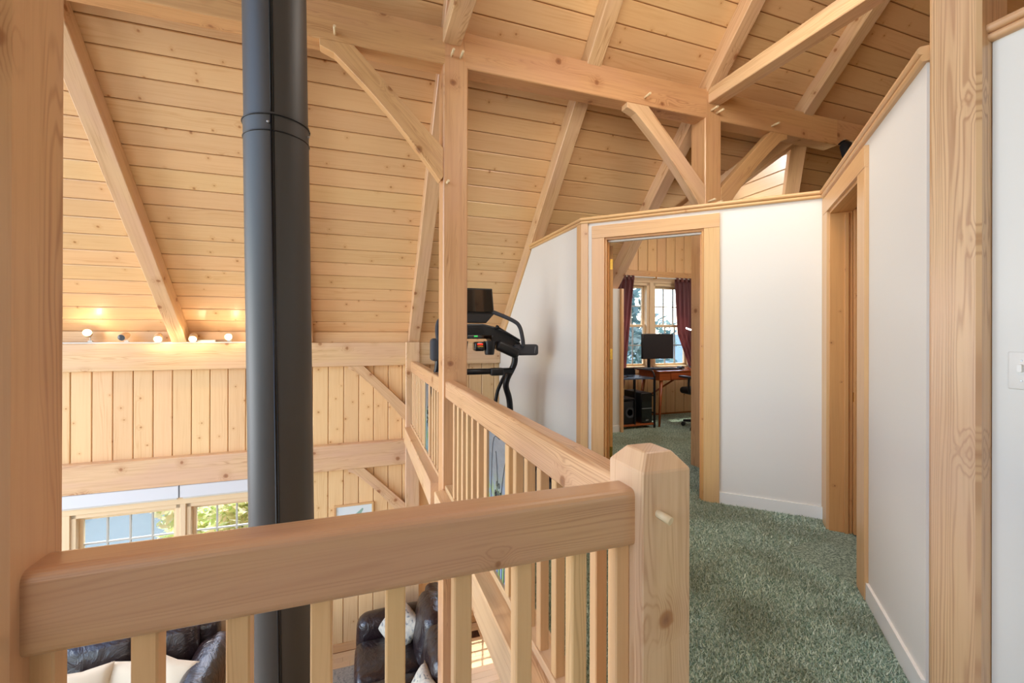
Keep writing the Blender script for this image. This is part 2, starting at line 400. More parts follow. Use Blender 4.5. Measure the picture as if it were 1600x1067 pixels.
def lathe(name, prof, base, axis, mat, parent=None, seg=24, smooth=True):
    """prof = (distance along axis, radius)"""
    ax = V(axis).normalized(); b = V(base); u = ax.orthogonal().normalized(); q = ax.cross(u); vs, fs = [], []
    for h, r in prof:
        for k in range(seg):
            a = 2 * PI * k / seg; vs.append(b + ax * h + (u * math.cos(a) + q * math.sin(a)) * max(r, 1e-4))
    for i in range(len(prof) - 1):
        for k in range(seg): fs.append([i * seg + k, i * seg + (k + 1) % seg, (i + 1) * seg + (k + 1) % seg, (i + 1) * seg + k])
    fs += [list(range(seg))[::-1], list(range((len(prof) - 1) * seg, len(prof) * seg))]
    o = meshobj(name, vs, fs, mat, parent, smooth)
    if smooth: o.data.set_sharp_from_angle(angle=.7)
    return o
def rbox(name, size, loc, mat, parent=None, r=.03, seg=4, rot=(0, 0, 0), puff=0.0, noise=0.0):
    """rounded box; puff bulges its faces"""
    bm = bmesh.new(); bmesh.ops.create_cube(bm, size=1.0)
    for v in bm.verts: v.co = V((v.co.x * size[0], v.co.y * size[1], v.co.z * size[2]))
    r = min(r, min(size) * .49)
    bmesh.ops.bevel(bm, geom=bm.edges[:], offset=r, segments=seg, affect='EDGES', profile=.5)
    if puff or noise:
        for it in range(2): bmesh.ops.subdivide_edges(bm, edges=[e for e in bm.edges if e.calc_length() > max(size) * .14], cuts=1, use_grid_fill=True)
        for v in bm.verts:
            q = [1 - abs(2 * v.co[i] / size[i]) ** 2 for i in range(3)]
            for i in range(3):
                o1, o2 = q[(i + 1) % 3], q[(i + 2) % 3]
                v.co[i] += (1 if v.co[i] > 0 else -1) * puff * max(o1, 0) * max(o2, 0) * (abs(2 * v.co[i] / size[i]) > .6)
            if noise:
                s = math.sin(v.co.x * 31 + v.co.y * 17) * math.cos(v.co.y * 23 - v.co.z * 19 + v.co.x * 7)
                v.co += v.normal * s * noise
    me = bpy.data.meshes.new(name); bm.to_mesh(me); bm.free()
    for p in me.polygons: p.use_smooth = True
    from mathutils import Euler
    return put(name, me, Euler(rot).to_matrix(), loc, mat, parent)
def pillow(name, wx, wy, t, loc, rot, mat, parent=None, n=14):
    vs, fs = [], []
    for side in (1, -1):
        for i in range(n + 1):
            for j in range(n + 1):
                a, b = 2 * i / n - 1, 2 * j / n - 1
                h = ((1 - a ** 4) * (1 - b ** 4)) ** .5
                pin = 1 - .10 * (1 - abs(a * b)) * (max(abs(a), abs(b)) ** 6)
                vs.append((a * wx / 2 * pin, b * wy / 2 * pin, side * t / 2 * h * (1 + .06 * math.sin(5 * a + 3 * b))))
    m1 = (n + 1) ** 2
    for i in range(n):
        for j in range(n):
            q = [i * (n + 1) + j, (i + 1) * (n + 1) + j, (i + 1) * (n + 1) + j + 1, i * (n + 1) + j + 1]
            fs.append(q); fs.append([m1 + k for k in q[::-1]])
    from mathutils import Euler
    me = bpy.data.meshes.new(name); me.from_pydata(vs, [], fs)
    bm = bmesh.new(); bm.from_mesh(me); bmesh.ops.remove_doubles(bm, verts=bm.verts, dist=1e-4); bm.to_mesh(me); bm.free()
    for p in me.polygons: p.use_smooth = True
    return put(name, me, Euler(rot).to_matrix(), loc, mat, parent)

def peg(parent, x, z, y=3.235, l=.085, r=.010, slope=(0, 0)):
    return tube('peg', [(x, y + .02, z), (x + slope[0], y - l, z + slope[1])], r, M['peg'], parent, 8)

# ================================================================== STRUCTURE
KB = 6.97      # roof boards: z + y
KR = 6.76      # rafter undersides
RIDGE = -0.30
XC, ZR, YR = 4.42, 3.60, 3.37      # dormer ridge
XW0, XE0, CHK = 3.17, 5.67, 1.25   # dormer cheeks
X0, X1 = -5.2, 7.4
YW = 5.68      # inside face of the north wall boards
PITCH = .1225
def plank_profile(w, t, b=.004):
    return [(-w / 2, 0), (-w / 2, -t + b), (-w / 2 + b, -t), (w / 2 - b, -t), (w / 2, -t + b), (w / 2, 0)]
def roof_board(parent, a0, a1, b0, b1, mat=None, thick=.014, nrm=None, name='board'):
    """a0-a1 lower edge, b0-b1 upper edge (world points on the visible face); thickness goes behind the face"""
    a0, a1, b0, b1 = map(V, (a0, a1, b0, b1))
    ex = (a1 - a0).normalized(); n = V(nrm).normalized(); ey = n.cross(ex)
    c = (a0 + a1 + b0 + b1) / 4; wdt = abs((b0 - a0).dot(ey)); g = .0028; bv = .0060
    def lp(p): q = p - c; return q.dot(ex), q.dot(ey)
    A0, A1, B0, B1 = lp(a0), lp(a1), lp(b0), lp(b1); s = 1 if B0[1] > A0[1] else -1
    rows = [(A0, A1, -g, -thick), (A0, A1, -g, -bv), (A0, A1, -g - bv, 0), (B0, B1, g + bv, 0), (B0, B1, g, -bv), (B0, B1, g, -thick)]
    vs = []
    for P0, P1, off, z in rows:
        y = P0[1] - s * off
        vs.append((P0[0], y, z)); vs.append((P1[0], y, z))
    fs = [[2 * i, 2 * i + 1, 2 * i + 3, 2 * i + 2] for i in range(5)] + [[0, 2, 4, 6, 8, 10], [11, 9, 7, 5, 3, 1]]
    if s < 0: fs = [f[::-1] for f in fs]
    me = bpy.data.meshes.new(name); me.from_pydata(vs, [], fs); me.update()
    return put(name, me, Matrix((ex, ey, n)).transposed(), c, mat or M['board'], parent)

def roof_slab(name, pts, nrm, off=.016, t=.12, mat=None):
    n = V(nrm).normalized(); return struct(prism(name, [V(p) - n * off for p in pts], n, t, mat or M['backing']))

# main north slope: slab in three pieces around the dormer, boards as children
def zr(y, K=KB): return K - y
nN = (0, -1, -1)
ceil = roof_slab('ceiling', [(X0, RIDGE, zr(RIDGE)), (X1, RIDGE, zr(RIDGE)), (X1, YR, zr(YR)), (X0, YR, zr(YR))], nN)
c_l = roof_slab('ceiling_left', [(X0, YR, zr(YR)), (XC, YR, zr(YR)), (XW0, YR + CHK, zr(YR + CHK)), (XW0, 5.80, zr(5.80)), (X0, 5.80, zr(5.80))], nN)
c_r = roof_slab('ceiling_right', [(XC, YR, zr(YR)), (X1, YR, zr(YR)), (X1, 5.80, zr(5.80)), (XE0, 5.80, zr(5.80)), (XE0, YR + CHK, zr(YR + CHK))], nN)
def vw(y): return XC - min(max(y - YR, 0), CHK)
def ve(y): return XC + min(max(y - YR, 0), CHK)
k = 0
while True:
    yb = 5.70 - PITCH * k; ya = yb - PITCH; k += 1
    if ya < -.2: break
    bm_ = M['board']
    if yb <= YR + .02:
        roof_board(ceil, (X0, yb, zr(yb)), (X1, yb, zr(yb)), (X0, ya, zr(ya)), (X1, ya, zr(ya)), bm_, nrm=nN)
    else:
        roof_board(c_l, (X0, yb, zr(yb)), (vw(yb), yb, zr(yb)), (X0, ya, zr(ya)), (vw(ya), ya, zr(ya)), bm_, nrm=nN)
        roof_board(c_r, (ve(yb), yb, zr(yb)), (X1, yb, zr(yb)), (ve(ya), ya, zr(ya)), (X1, ya, zr(ya)), bm_, nrm=nN)
# south slope (behind the camera), plain boards only
YS = -6.3
roof_slab('ceiling_south', [(X0, RIDGE, zr(RIDGE)), (X1, RIDGE, zr(RIDGE)), (X1, YS, 7.57 + YS), (X0, YS, 7.57 + YS)], (0, 1, -1), off=0, mat=M['board'])
# dormer slopes
nE = (-1, 0, -1); nWn = (1, 0, -1)
d_e = roof_slab('ceiling_dormer_east', [(XC, YR, ZR), (XC, 5.80, ZR), (XE0 + .1, 5.80, ZR - CHK - .1), (XE0 + .1, YR + CHK + .1, ZR - CHK - .1)], nE)
d_w = roof_slab('ceiling_dormer_west', [(XC, YR, ZR), (XC, 5.80, ZR), (XW0 - .02, 5.80, ZR - CHK - .02), (XW0 - .02, YR + CHK + .02, ZR - CHK - .02)], nWn)
k = 0
while k * PITCH < CHK:
    t0, t1 = k * PITCH, min((k + 1) * PITCH, CHK)
    if t1 - t0 > .02:
        roof_board(d_e, (XC + t1, YR + t1, ZR - t1), (XC + t1, YW, ZR - t1), (XC + t0, YR + t0, ZR - t0), (XC + t0, YW, ZR - t0), nrm=nE)
        roof_board(d_w, (XC - t1, YR + t1, ZR - t1), (XC - t1, YW, ZR - t1), (XC - t0, YR + t0, ZR - t0), (XC - t0, YW, ZR - t0), nrm=nWn)
    k += 1

# floors
fl = struct(prism('floor', [(.72, .95, 0), (.72, 5.66, 0), (7.3, 5.66, 0), (7.3, -6.2, 0), (-5.1, -6.2, 0), (-5.1, .95, 0)], (0, 0, 1), .26, M['carpet']))
lf = struct(box('floor_lower', X0, X1, -6.2, 5.9, -2.75, -2.615, M['backing'], bev=0))
y = 5.66
while y > 3.0:
    xa = X0 + random.random() * .6
    xs = [-1.2 + random.random() * .5, .9 + random.random() * .5, 3.2]
    x = -3.4
    while x < 3.4:
        L = .8 + random.random() * .7
        box('plank', x, min(x + L, 3.4) - .002, y - .083, y, -2.615, -2.60, M['plank'], lf, 'x', .0012); x += L
    y -= .085
box('plank', X0, X1, -6.2, 2.99, -2.615, -2.60, M['plank'], lf, 'x', .001)

# north wall: backing pieces + vertical boards
nw = struct(box('wall_north', X0, -2.86, YW + .016, YW + .14, -2.6, 1.2, M['backing'], bev=0))
for (a, b, c, d) in ((-2.86, -.83, -2.6, -1.78), (-2.86, -.83, -.5, 1.2), (-.83, 1.05, -2.6, 1.2), (1.05, 1.95, -2.6, -2.0), (1.05, 1.95, -.6, 1.2), (1.95, 3.3, -2.6, 1.2),
                     (3.3, 3.47, 0, 2.6), (3.47, 5.08, 0, .70), (3.47, 5.08, 2.06, 2.9), (5.08, 5.7, 0, 2.6), (3.3, 7.4, -2.6, 0), (5.7, 7.4, 0, 1.2)):
    box('wall_backing', a, b, YW + .016, YW + .14, c, d, M['backing'], nw, 'z', 0)
prism('wall_backing', [(3.17, YW + .016, 2.4), (5.67, YW + .016, 2.4), (XC, YW + .016, ZR + .02)], (0, -1, 0), .12, M['backing'], (0, 0, 1), nw)
def vboard(x0, x1, z0, z1, parent=None, z1b=None, mat=None):
    z1b = z1 if z1b is None else z1b
    roof_board(parent or nw, (x0, YW, z0), (x0, YW, z1), (x1, YW, z0), (x1, YW, z1b), mat or M['board'], nrm=(0, -1, 0))
BW = .1735
x = -2.782 - BW * 13
while x < 2.95:
    xa, xb = x, x + BW; xm = (xa + xb) / 2; x += BW
    if xb > 3.0: xb = 3.0
    def rows(c):
        if -2.86 < c < -.83: return [(-2.6, -1.80), (-.10, .88), (-.53, -.36)]
        if 1.05 < c < 1.95: return [(-2.6, -2.0), (-.6, -.3), (0, .88)]
        if c > .7: return [(-2.6, -.3), (0, .88)]
        return [(-2.6, .88)]
    segs = rows(xm)
    for a, b in segs: vboard(xa, xb, a, b)
x = 3.17
while x < 5.66:
    xa, xb = x, min(x + BW, 5.67); x += BW; xm = (xa + xb) / 2
    za, zb = ZR - abs(xa - XC), ZR - abs(xb - XC)
    if 3.47 < xm < 5.08:
        vboard(xa, xb, .02, .72, mat=M['board']); vboard(xa, xb, 2.22, za, None, zb, M['board'])
    else: vboard(xa, xb, .02, za, None, zb, M['board'])
# outer shell
wl = struct(box('wall_west', X0 - .15, X0, -6.2, -2.0, -2.6, 3.2, M['wall'], bev=0))
box('wall_pier', X0 - .15, X0, 5.2, 5.8, -2.6, 1.6, M['wall'], wl, 'z', 0)
struct(box('wall_south', X0, X1, -6.35, -6.2, -2.6, 1.4, M['wall'], bev=0))
struct(box('wall_east', X1, X1 + .15, -6.2, 5.8, -2.6, 7.2, M['board_warm'], bev=0))

# hall partitions
H = 2.21
c0 = V((3.003, 2.113, 0)); c1 = V((1.796, 3.32, 0)); dB = (c0 - c1).normalized(); nB = V((.70711, .70711, 0))   # nB points into the office
def onB(u, off=0.0, z=0.0): p = c1 + dB * u + nB * off; return V((p.x, p.y, z))
LB = (c0 - c1).length
def wallquad(name, A, B, z0, z1, into, t=.11, mat=None, parent=None):
    """wall face from A to B, thickness towards `into`"""
    A, B = V(A), V(B)
    return prism(name, [(A.x, A.y, z0), (B.x, B.y, z0), (B.x, B.y, z1), (A.x, A.y, z1)], -V(into), t, mat or M['wall'], (0, 0, 1), parent)
U0, U1, HD = .194, .953, 2.065
wb = struct(wallquad('wall_office_left', onB(0), onB(U0), 0, H, nB))
struct(wallquad('wall_office_right', onB(U1), onB(LB), 0, H, nB))
struct(wallquad('wall_office_header', onB(U0), onB(U1), HD, H, nB))
dC = V((-.70711, -.70711, 0)); nC = V((.70711, -.70711, 0))
def onC(u, off=0.0, z=0.0): p = c0 + dC * u + nC * off; return V((p.x, p.y, z))
LC = 1.66; C0, C1 = .178, .887
struct(wallquad('wall_closet_left', onC(0), onC(C0), 0, H, nC))
struct(wallquad('wall_closet_right', onC(C1), onC(LC), 0, H, nC))
struct(wallquad('wall_closet_header', onC(C0), onC(C1), HD, H, nC))
# wall beside the treadmill, following the roof
struct(prism('wall_hall', [(1.796, 3.32, 0), (1.796, 5.66, 0), (1.796, 5.66, 1.05), (1.796, 4.50, H), (1.796, 3.32, H)], (-1, 0, 0), .11, M['wall'], (0, 0, 1)))
# wall with the light switch
struct(prism('wall_right', [(1.86, .788, 0), (1.86, -6.2, 0), (1.86, -6.2, H - .02), (1.86, .788, H - .02)], (-1, 0, 0), .11, M['wall'], (0, 0, 1)))
# office partition under the rafter, cheeks
struct(prism('wall_office_back', [(1.93, 4.84, 0), (3.160, 4.84, 0), (3.160, 4.84, 1.84), (1.93, 4.84, 1.84)], (0, -1, 0), .1, M['wall'], (0, 0, 1)))
struct(box('wall_office_cheek', 3.06, 3.17, 4.94, YW, 0, 2.38, M['wall'], None, 'z', 0))
struct(box('wall_office_cheek_east', 5.67, 5.78, 4.5, YW, 0, 2.38, M['wall'], None, 'z', 0))
struct(prism('closet_shade_lid', [onC(-.25, .10, 2.19), onC(1.45, .10, 2.19), onC(1.45, .80, 2.19), onC(-.25, .80, 2.19)], (0, 0, 1), .03, M['jamb']))  # unseen lid added to keep the closet interior dark
for u_ in (-.25, 1.40): struct(prism('closet_shade_end', [onC(u_, .10), onC(u_, .80), onC(u_, .80, 2.16), onC(u_, .10, 2.16)], dC, .03, M['jamb'], (0, 0, 1)))  # unseen end pieces added to shut light out of the closet
box_cc = struct(wallquad('wall_closet_back', onC(-.3, .75), onC(1.4, .75), 0, 2.2, nC, .08, M['jamb']))
struct(box('trim_1', 3.160, 3.198, 4.80, 4.93, 0, 1.84, M['casing'], None, 'z', .004))

# cap trim on partitions: double bead profile
def cap_profile():
    p = [(-.055, 0)]
    for cz, r, oy in ((.012, .012, .066), (.038, .014, .072)):
        for a in range(-80, 81, 20):
            p.append((oy + r * math.cos(math.radians(a)), cz + r * math.sin(math.radians(a))))
    p += [(-.055, .052)]
    return p
CP = cap_profile()
def cap(name, A, B, face_out, z=H - .012, ext=(0, 0)):
    """A,B on wall face line; the beads look towards face_out"""
    A, B, o = V(A), V(B), V(face_out).normalized(); d = (B - A).normalized()
    up = V((0, 0, 1)); side = up.cross(d)
    if side.dot(o) < 0: A, B = B, A; d = -d; ext = ext[::-1]
    A = A - d * ext[0] - o * .055; B = B + d * ext[1] - o * .055
    A.z = B.z = z
    return struct(sweep(name, CP, A, B, M['casing'], smooth=False))
cap('trim_2', c1, c0, -nB, ext=(.012, -.005))
cap('trim_3', onC(LC), c0, -nC, ext=(.015, -.005))
cap('trim_4', V((1.796, 4.50, 0)), c1, V((-1, 0, 0)), ext=(0, .01))
cap('trim_5', V((1.86, .80, 0)), V((1.86, -6.2, 0)), V((-1, 0, 0)), z=H - .03)
struct(beam('trim_6', (1.79, 4.50, 2.20), (1.79, 5.62, 1.08), .03, .035, M['casing'], (0, 1, 1)))
# corner trims
struct(wallquad('trim_7', onB(-.008, -.014), onB(.052, -.014), 0, H - .01, nB, .014, M['casing']))
struct(prism('trim_8', [(1.782, 3.32, 0), (1.782, 3.395, 0), (1.782, 3.395, H - .01), (1.782, 3.32, H - .01)], (-1, 0, 0), .014, M['casing'], (0, 0, 1)))
struct(wallquad('trim_9', onC(.006, -.013), onC(.05, -.013), 0.09, H - .01, nC, .013, M['casing']))
# baseboards
def basebd(name, A, B, into, h=.085):
    o = wallquad(name, V(A) - V(into) * .012, V(B) - V(into) * .012, 0, h, into, .012, M['white']); return struct(o)
basebd('baseboard_back', onB(1.062), onB(LB), nB)
basebd('baseboard_right', onC(1.016), onC(LC), nC)
basebd('baseboard_corner', onC(.0), onC(.06), nC)
basebd('baseboard_left', V((1.796, 5.6, 0)), V((1.796, 3.40, 0)), V((1, 0, 0)))
basebd('baseboard_office', V((1.93, 4.84, 0)), V((3.158, 4.84, 0)), V((0, 1, 0)))

# door 1 (office) ---------------------------------------------------
d1 = thing('door_1', None, None, onB((U0 + U1) / 2)); d1['kind'] = 'structure'
def slab(name, A, B, z0, z1, into, t, parent, mat=M['casing'], bev=.002, grain=(0, 0, 1)):
    A, B = V(A), V(B)
    return prism(name, [(A.x, A.y, z0), (B.x, B.y, z0), (B.x, B.y, z1), (A.x, A.y, z1)], -V(into), t, mat, grain, parent, bev)
CW = .108
slab('casing', onB(U0 - CW, -.018), onB(U0, -.018), 0, HD, nB, .018, d1)
slab('casing', onB(U1, -.018), onB(U1 + CW, -.018), 0, HD, nB, .018, d1)
slab('head_casing', onB(U0 - CW, -.020), onB(U1 + CW, -.020), HD, HD + .105, nB, .020, d1, grain=dB)
# jambs with a stop
slab('jamb', onB(U0, -.004), onB(U0 + .018, -.004), 0, HD - .018, nB, .12, d1, M['jamb'])
slab('jamb', onB(U1 - .018, -.004), onB(U1, -.004), 0, HD - .018, nB, .12, d1, M['jamb'])
slab('head_jamb', onB(U0, -.004), onB(U1, -.004), HD - .018, HD, nB, .12, d1, M['jamb'], grain=dB)
slab('stop', onB(U1 - .030, .03), onB(U1 - .018, .03), 0, HD - .03, nB, .035, d1, M['jamb'])
slab('stop', onB(U0 + .018, .03), onB(U0 + .028, .03), 0, HD - .03, nB, .035, d1, M['jamb'])
slab('head_stop', onB(U0 + .02, .03), onB(U1 - .02, .03), HD - .032, HD - .018, nB, .035, d1, M['white'], grain=dB)
hp = onB(U0 + .005, .118); la = math.radians(31.5); ld = V((math.sin(la), math.cos(la), 0)); ln = V((math.cos(la), -math.sin(la), 0))
leaf = prism('door_leaf', [hp, hp + ld * .73, hp + ld * .73 + V((0, 0, 2.02)), hp + V((0, 0, 2.02))], -ln, .036, M['jamb'], (0, 0, 1), d1, .002)
for hz in (1.86, 1.09, .25):
    q = [hp - ld * .001 + ln * a for a in (.002, .034)]
    hg = prism('hinge', [q[0] + V((0, 0, hz - .045)), q[1] + V((0, 0, hz - .045)), q[1] + V((0, 0, hz + .045)), q[0] + V((0, 0, hz + .045))], -ld, .003, M['brass'], (0, 0, 1), d1, .0008)
    tag(hg, 'brass butt hinge')
    tube('hinge_pin', [q[0] - ln * .004 + V((0, 0, hz - .05)), q[0] - ln * .004 + V((0, 0, hz + .05))], .005, M['brass'], hg, 8)
# door 2 (closet) ---------------------------------------------------
d2 = thing('door_2', None, None, onC((C0 + C1) / 2)); d2['kind'] = 'structure'
slab('casing', onC(C0 - .112, -.018), onC(C0, -.018), 0, HD, nC, .018, d2)
slab('casing', onC(C1, -.018), onC(C1 + .127, -.018), 0, HD, nC, .018, d2)
slab('head_casing', onC(C0 - .112, -.020), onC(C1 + .127, -.020), HD, HD + .105, nC, .02, d2, grain=dC)
slab('jamb', onC(C0, -.004), onC(C0 + .012, -.004), 0, HD - .018, nC, .12, d2, M['jamb'])
slab('jamb', onC(C1 - .018, -.004), onC(C1, -.004), 0, HD - .018, nC, .12, d2, M['jamb'])
slab('head_jamb', onC(C0, -.004), onC(C1, -.004), HD - .018, HD, nC, .12, d2, M['jamb'], grain=dC)
slab('stop', onC(C0 + .012, .075), onC(C0 + .026, .075), 0, HD - .03, nC, .02, d2, M['jamb'])
dl = slab('door_leaf', onC(C0 + .002, .118), onC(C0 + .05, .118), 0.01, HD - .01, nC, .035, d2, M['jamb'])
slab('door_panel', onC(C0 - .5, .16), onC(C0 + .085, .16), 0.01, HD - .01, nC, .03, d2, M['jamb'])
pl = onC(C0 + .03, .112)
tag(slab('latch_plate', onC(C0 + .016, .1175), onC(C0 + .044, .1175), .84, .90, nC, .006, dl, M['brass'], .001), 'brass latch plate')

# ------------------------------------------------------------------ windows
def muntin_window(name, x0, x1, z0, z1, cols, rows, y=YW, dbl=False, parentlabel=None):
    """frame outer x0..x1; glass set in; returns root"""
    r = thing(name, None, None, ((x0 + x1) / 2, y + .05, z0)); r['kind'] = 'structure'
    f = .045
    for a, b in ((x0, x0 + f), (x1 - f, x1)): box('window_frame', a, b, y - .005, y + .12, z0, z1, M['casing_pale'], r, 'z', .003)
    box('window_frame', x0, x1, y - .005, y + .12, z1 - f, z1, M['casing_pale'], r, 'x', .003)
    box('window_sill', x0 - .02, x1 + .02, y - .05, y + .12, z0 - .03, z0 + .012, M['casing_pale'], r, 'x', .005)
    secs = [(z0 + .012, z1 - f, .05)] if not dbl else [(z0 + .012, (z0 + z1) / 2, .035), ((z0 + z1) / 2 - .03, z1 - f, .075)]
    for za, zb, dy in secs:
        s = box('sash', x0 + f, x0 + f + .035, y + dy, y + dy + .03, za, zb, M['casing_pale'], r, 'z', .002)
        box('stile', x1 - f - .035, x1 - f, y + dy, y + dy + .03, za, zb, M['casing_pale'], s, 'z', .002)
        box('rail', x0 + f + .035, x1 - f - .035, y + dy, y + dy + .03, za, za + .035, M['casing_pale'], s, 'x', .002)
        box('rail', x0 + f + .035, x1 - f - .035, y + dy, y + dy + .03, zb - .035, zb, M['casing_pale'], s, 'x', .002)
        gx0, gx1, gz0, gz1 = x0 + f + .035, x1 - f - .035, za + .035, zb - .035
        box('pane', gx0, gx1, y + dy + .013, y + dy + .017, gz0, gz1, M['glass'], s, 'x', 0)
        for k in range(1, cols):
            xx = gx0 + (gx1 - gx0) * k / cols
            for yy in (y + dy + .004, y + dy + .018): box('muntin', xx - .008, xx + .008, yy, yy + .008, gz0, gz1, M['muntin'], s, 'z', .001)
        for k in range(1, rows):
            zz = gz0 + (gz1 - gz0) * k / rows
            for yy in (y + dy + .004, y + dy + .018): box('muntin', gx0, gx1, yy, yy + .008, zz - .008, zz + .008, M['muntin'], s, 'x', .001)
    return r
muntin_window('window_1', -2.775, -1.835, -1.76, -.60, 4, 4)
muntin_window('window_2', -1.785, -.855, -1.76, -.60, 4, 4)
muntin_window('window_3', 1.08, 1.90, -1.95, -.62, 3, 4)
muntin_window('window_4', 3.52, 4.235, .75, 2.05, 3, 2, dbl=True)
muntin_window('window_5', 4.305, 5.02, .75, 2.05, 3, 2, dbl=True)
# window casings
struct(box('trim_10', -2.86, -.77, YW - .025, YW + .0, -.60, -.52, M['casing_pale'], None, 'x', .003))
struct(box('trim_11', -1.835, -1.785, YW - .02, YW + .1, -1.78, -.60, M['casing_pale'], None, 'z', .003))
struct(box('trim_12', -2.86, -2.775, YW - .02, YW + .0, -1.8, -.60, M['casing_pale'], None, 'z', .003))
struct(box('trim_13', -.855, -.77, YW - .02, YW + .0, -1.8, -.60, M['casing_pale'], None, 'z', .003))
struct(box('trim_14', 4.235, 4.305, YW - .025, YW + .1, .74, 2.05, M['casing_pale'], None, 'z', .003))
struct(box('trim_15', 3.19, 5.66, YW - .07, YW + .0, 2.135, 2.225, M['fir_warm'], None, 'x', .004))
struct(box('trim_16', 3.44, 5.10, YW - .03, YW + .0, .66, .725, M['casing_pale'], None, 'x', .004))
struct(box('trim_17', 3.44, 3.52, YW - .02, YW, .74, 2.06, M['casing_pale'], None, 'z', .003))
struct(box('trim_18', 5.02, 5.10, YW - .02, YW, .74, 2.06, M['casing_pale'], None, 'z', .003))
struct(box('trim_19', 3.44, 5.10, YW - .022, YW, 2.05, 2.13, M['casing_pale'], None, 'x', .003))
# loft underside / lower ceiling
struct(box('ceiling_under_loft', .73, 7.3, .97, YW, -.29, -.26, M['board_warm'], bev=0))

# ================================================================== TIMBER FRAME
# rafters
RL = {-3.13: 'fir rafter hidden mostly behind the near left post', -1.83: 'fir rafter sloping down to the spotlight beam left of the stovepipe',
      -.585: 'fir rafter behind the black stovepipe', .65: 'fir rafter behind the tall post near the treadmill',
      1.86: 'fir rafter meeting the top of the white wall beside the treadmill', 3.115: 'fir rafter behind the short post over the office wall',
      5.62: 'fir rafter far right, beyond the office dormer'}
for xr, lab in list(RL.items()) + [(-4.38, 'fir rafter at the far left end of the roof')]:
    y0, y1 = RIDGE + .1, 5.60
    if abs(xr - 3.115) < .01: y1 = 4.93
    dd = .21 / math.sqrt(2); off = V((0, 1, 1)).normalized() * dd / 2
    a, b = V((xr, y0, KR - y0)) + off, V((xr, y1, KR - y1)) + off
    tag(beam('rafter', a, b, .134, dd, M['fir'], (0, 1, 1), None, .005, (0, 0), (0, -1)), lab, 'rafter', 'roof rafters')
y0, y1 = RIDGE + .1, 3.33
off = V((0, 1, 1)).normalized() * .21 / math.sqrt(2) / 2
tag(beam('rafter', V((4.365, y0, KR - y0)) + off, V((4.365, y1, KR - y1)) + off, .134, .148, M['fir'], (0, 1, 1), None, .005), 'short fir rafter above the right end of the ridge-side beam', 'rafter', 'roof rafters')
# valley rafters of the dormer
for s, lab in ((-1, 'diagonal valley rafter behind the curved brace right of the short post'), (1, 'valley rafter beside the bright dormer boards')):
    a, b = V((XC + s * .02, YR + .02, ZR - .17)), (V((XC + s * 1.27, YR + 1.27, ZR - 1.42)) if s > 0 else V((XC - .82, YR + .82, ZR - .97)))
    tag(beam('valley_rafter', a, b, .15, .21, M['fir_warm'], (s, 1, 1), None, .005), lab, 'rafter')
# purlin (long beam across the picture)
pur = thing('purlin_beam', 'long horizontal fir beam carrying the rafters across the whole ceiling', 'beam', (.6, 3.31, 3.27))
segs = [(-5.0, .597), (.75, 3.04), (3.205, 4.79)]
for i, (a, b) in enumerate(segs):
    box('timber', a, b, 3.235, 3.385, 3.275, 3.548, M['fir_warm'], pur, 'x', .006)
prism('timber_tail', [(4.79, 3.235, 3.275), (4.86, 3.235, 3.33), (4.90, 3.235, 3.36), (5.6, 3.235, 3.36), (5.6, 3.235, 3.548), (4.79, 3.235, 3.548)], (0, -1, 0), .15, M['fir_warm'], (1, 0, 0), pur, .004)
for x_, z_ in ((-.165, 3.325), (2.36, 3.34), (3.86, 3.33)): peg(pur, x_, z_)
# posts
p1 = thing('timber_post', 'tall fir post with pegs between the two railing bays', 'post', (.68, 3.32, 0), group=None)
box('post', .585, .772, 3.235, 3.42, -2.6, 3.56, M['fir_warm'], p1, 'z', .008)
peg(p1, .645, 3.345); peg(p1, .715, 3.345); peg(p1, .615, 2.39, l=.05)
p2 = thing('timber_post', 'short-looking fir post rising behind the office wall top', 'post', (3.12, 3.32, 0))
box('post', 3.031, 3.221, 3.235, 3.42, 0, 3.56, M['fir_warm'], p2, 'z', .008)
for a, b in ((3.10, 3.355), (3.165, 3.34), (3.07, 2.50), (3.15, 2.49)): peg(p2, a, b)
p3 = thing('timber_post', 'large fir post at the far left edge, nearest the camera', 'post', (-.545, .89, 0))
box('post', -.625, -.476, .824, .960, 0.0, 5.9, M['fir_warm'], p3, 'z', .010)
tube('peg', [(-.49, .80, .83), (-.50, .84, .83)], .011, M['peg'], p3, 10)
p4 = thing('timber_post', 'square fir post against the white wall beside the light switch', 'post', (1.88, .86, 0))
box('post', 1.80, 1.955, .79, .921, 0.0, 5.9, M['fir_grain'], p4, 'z', .010)
p5 = thing('timber_post', 'far fir post where the railing meets the north wall', 'post', (.63, 5.6, -2.6))
box('post', .545, .715, 5.562, 5.70, -2.6, 1.15, M['fir'], p5, 'z', .006)
# ties running back towards the camera
tag(box('tie_beam', .580, .716, -2.0, 3.235, 3.432, 3.56, M['fir'], None, 'y', .006), 'fir tie beam running overhead from the tall post', 'beam')
t2 = thing('tie_beam', 'fir tie beam crossing the rafters towards the upper right', 'beam', (3.13, 1.6, 3.42))
box('timber', 3.068, 3.205, -2.0, 3.235, 3.420, 3.552, M['fir'], t2, 'y', .006)
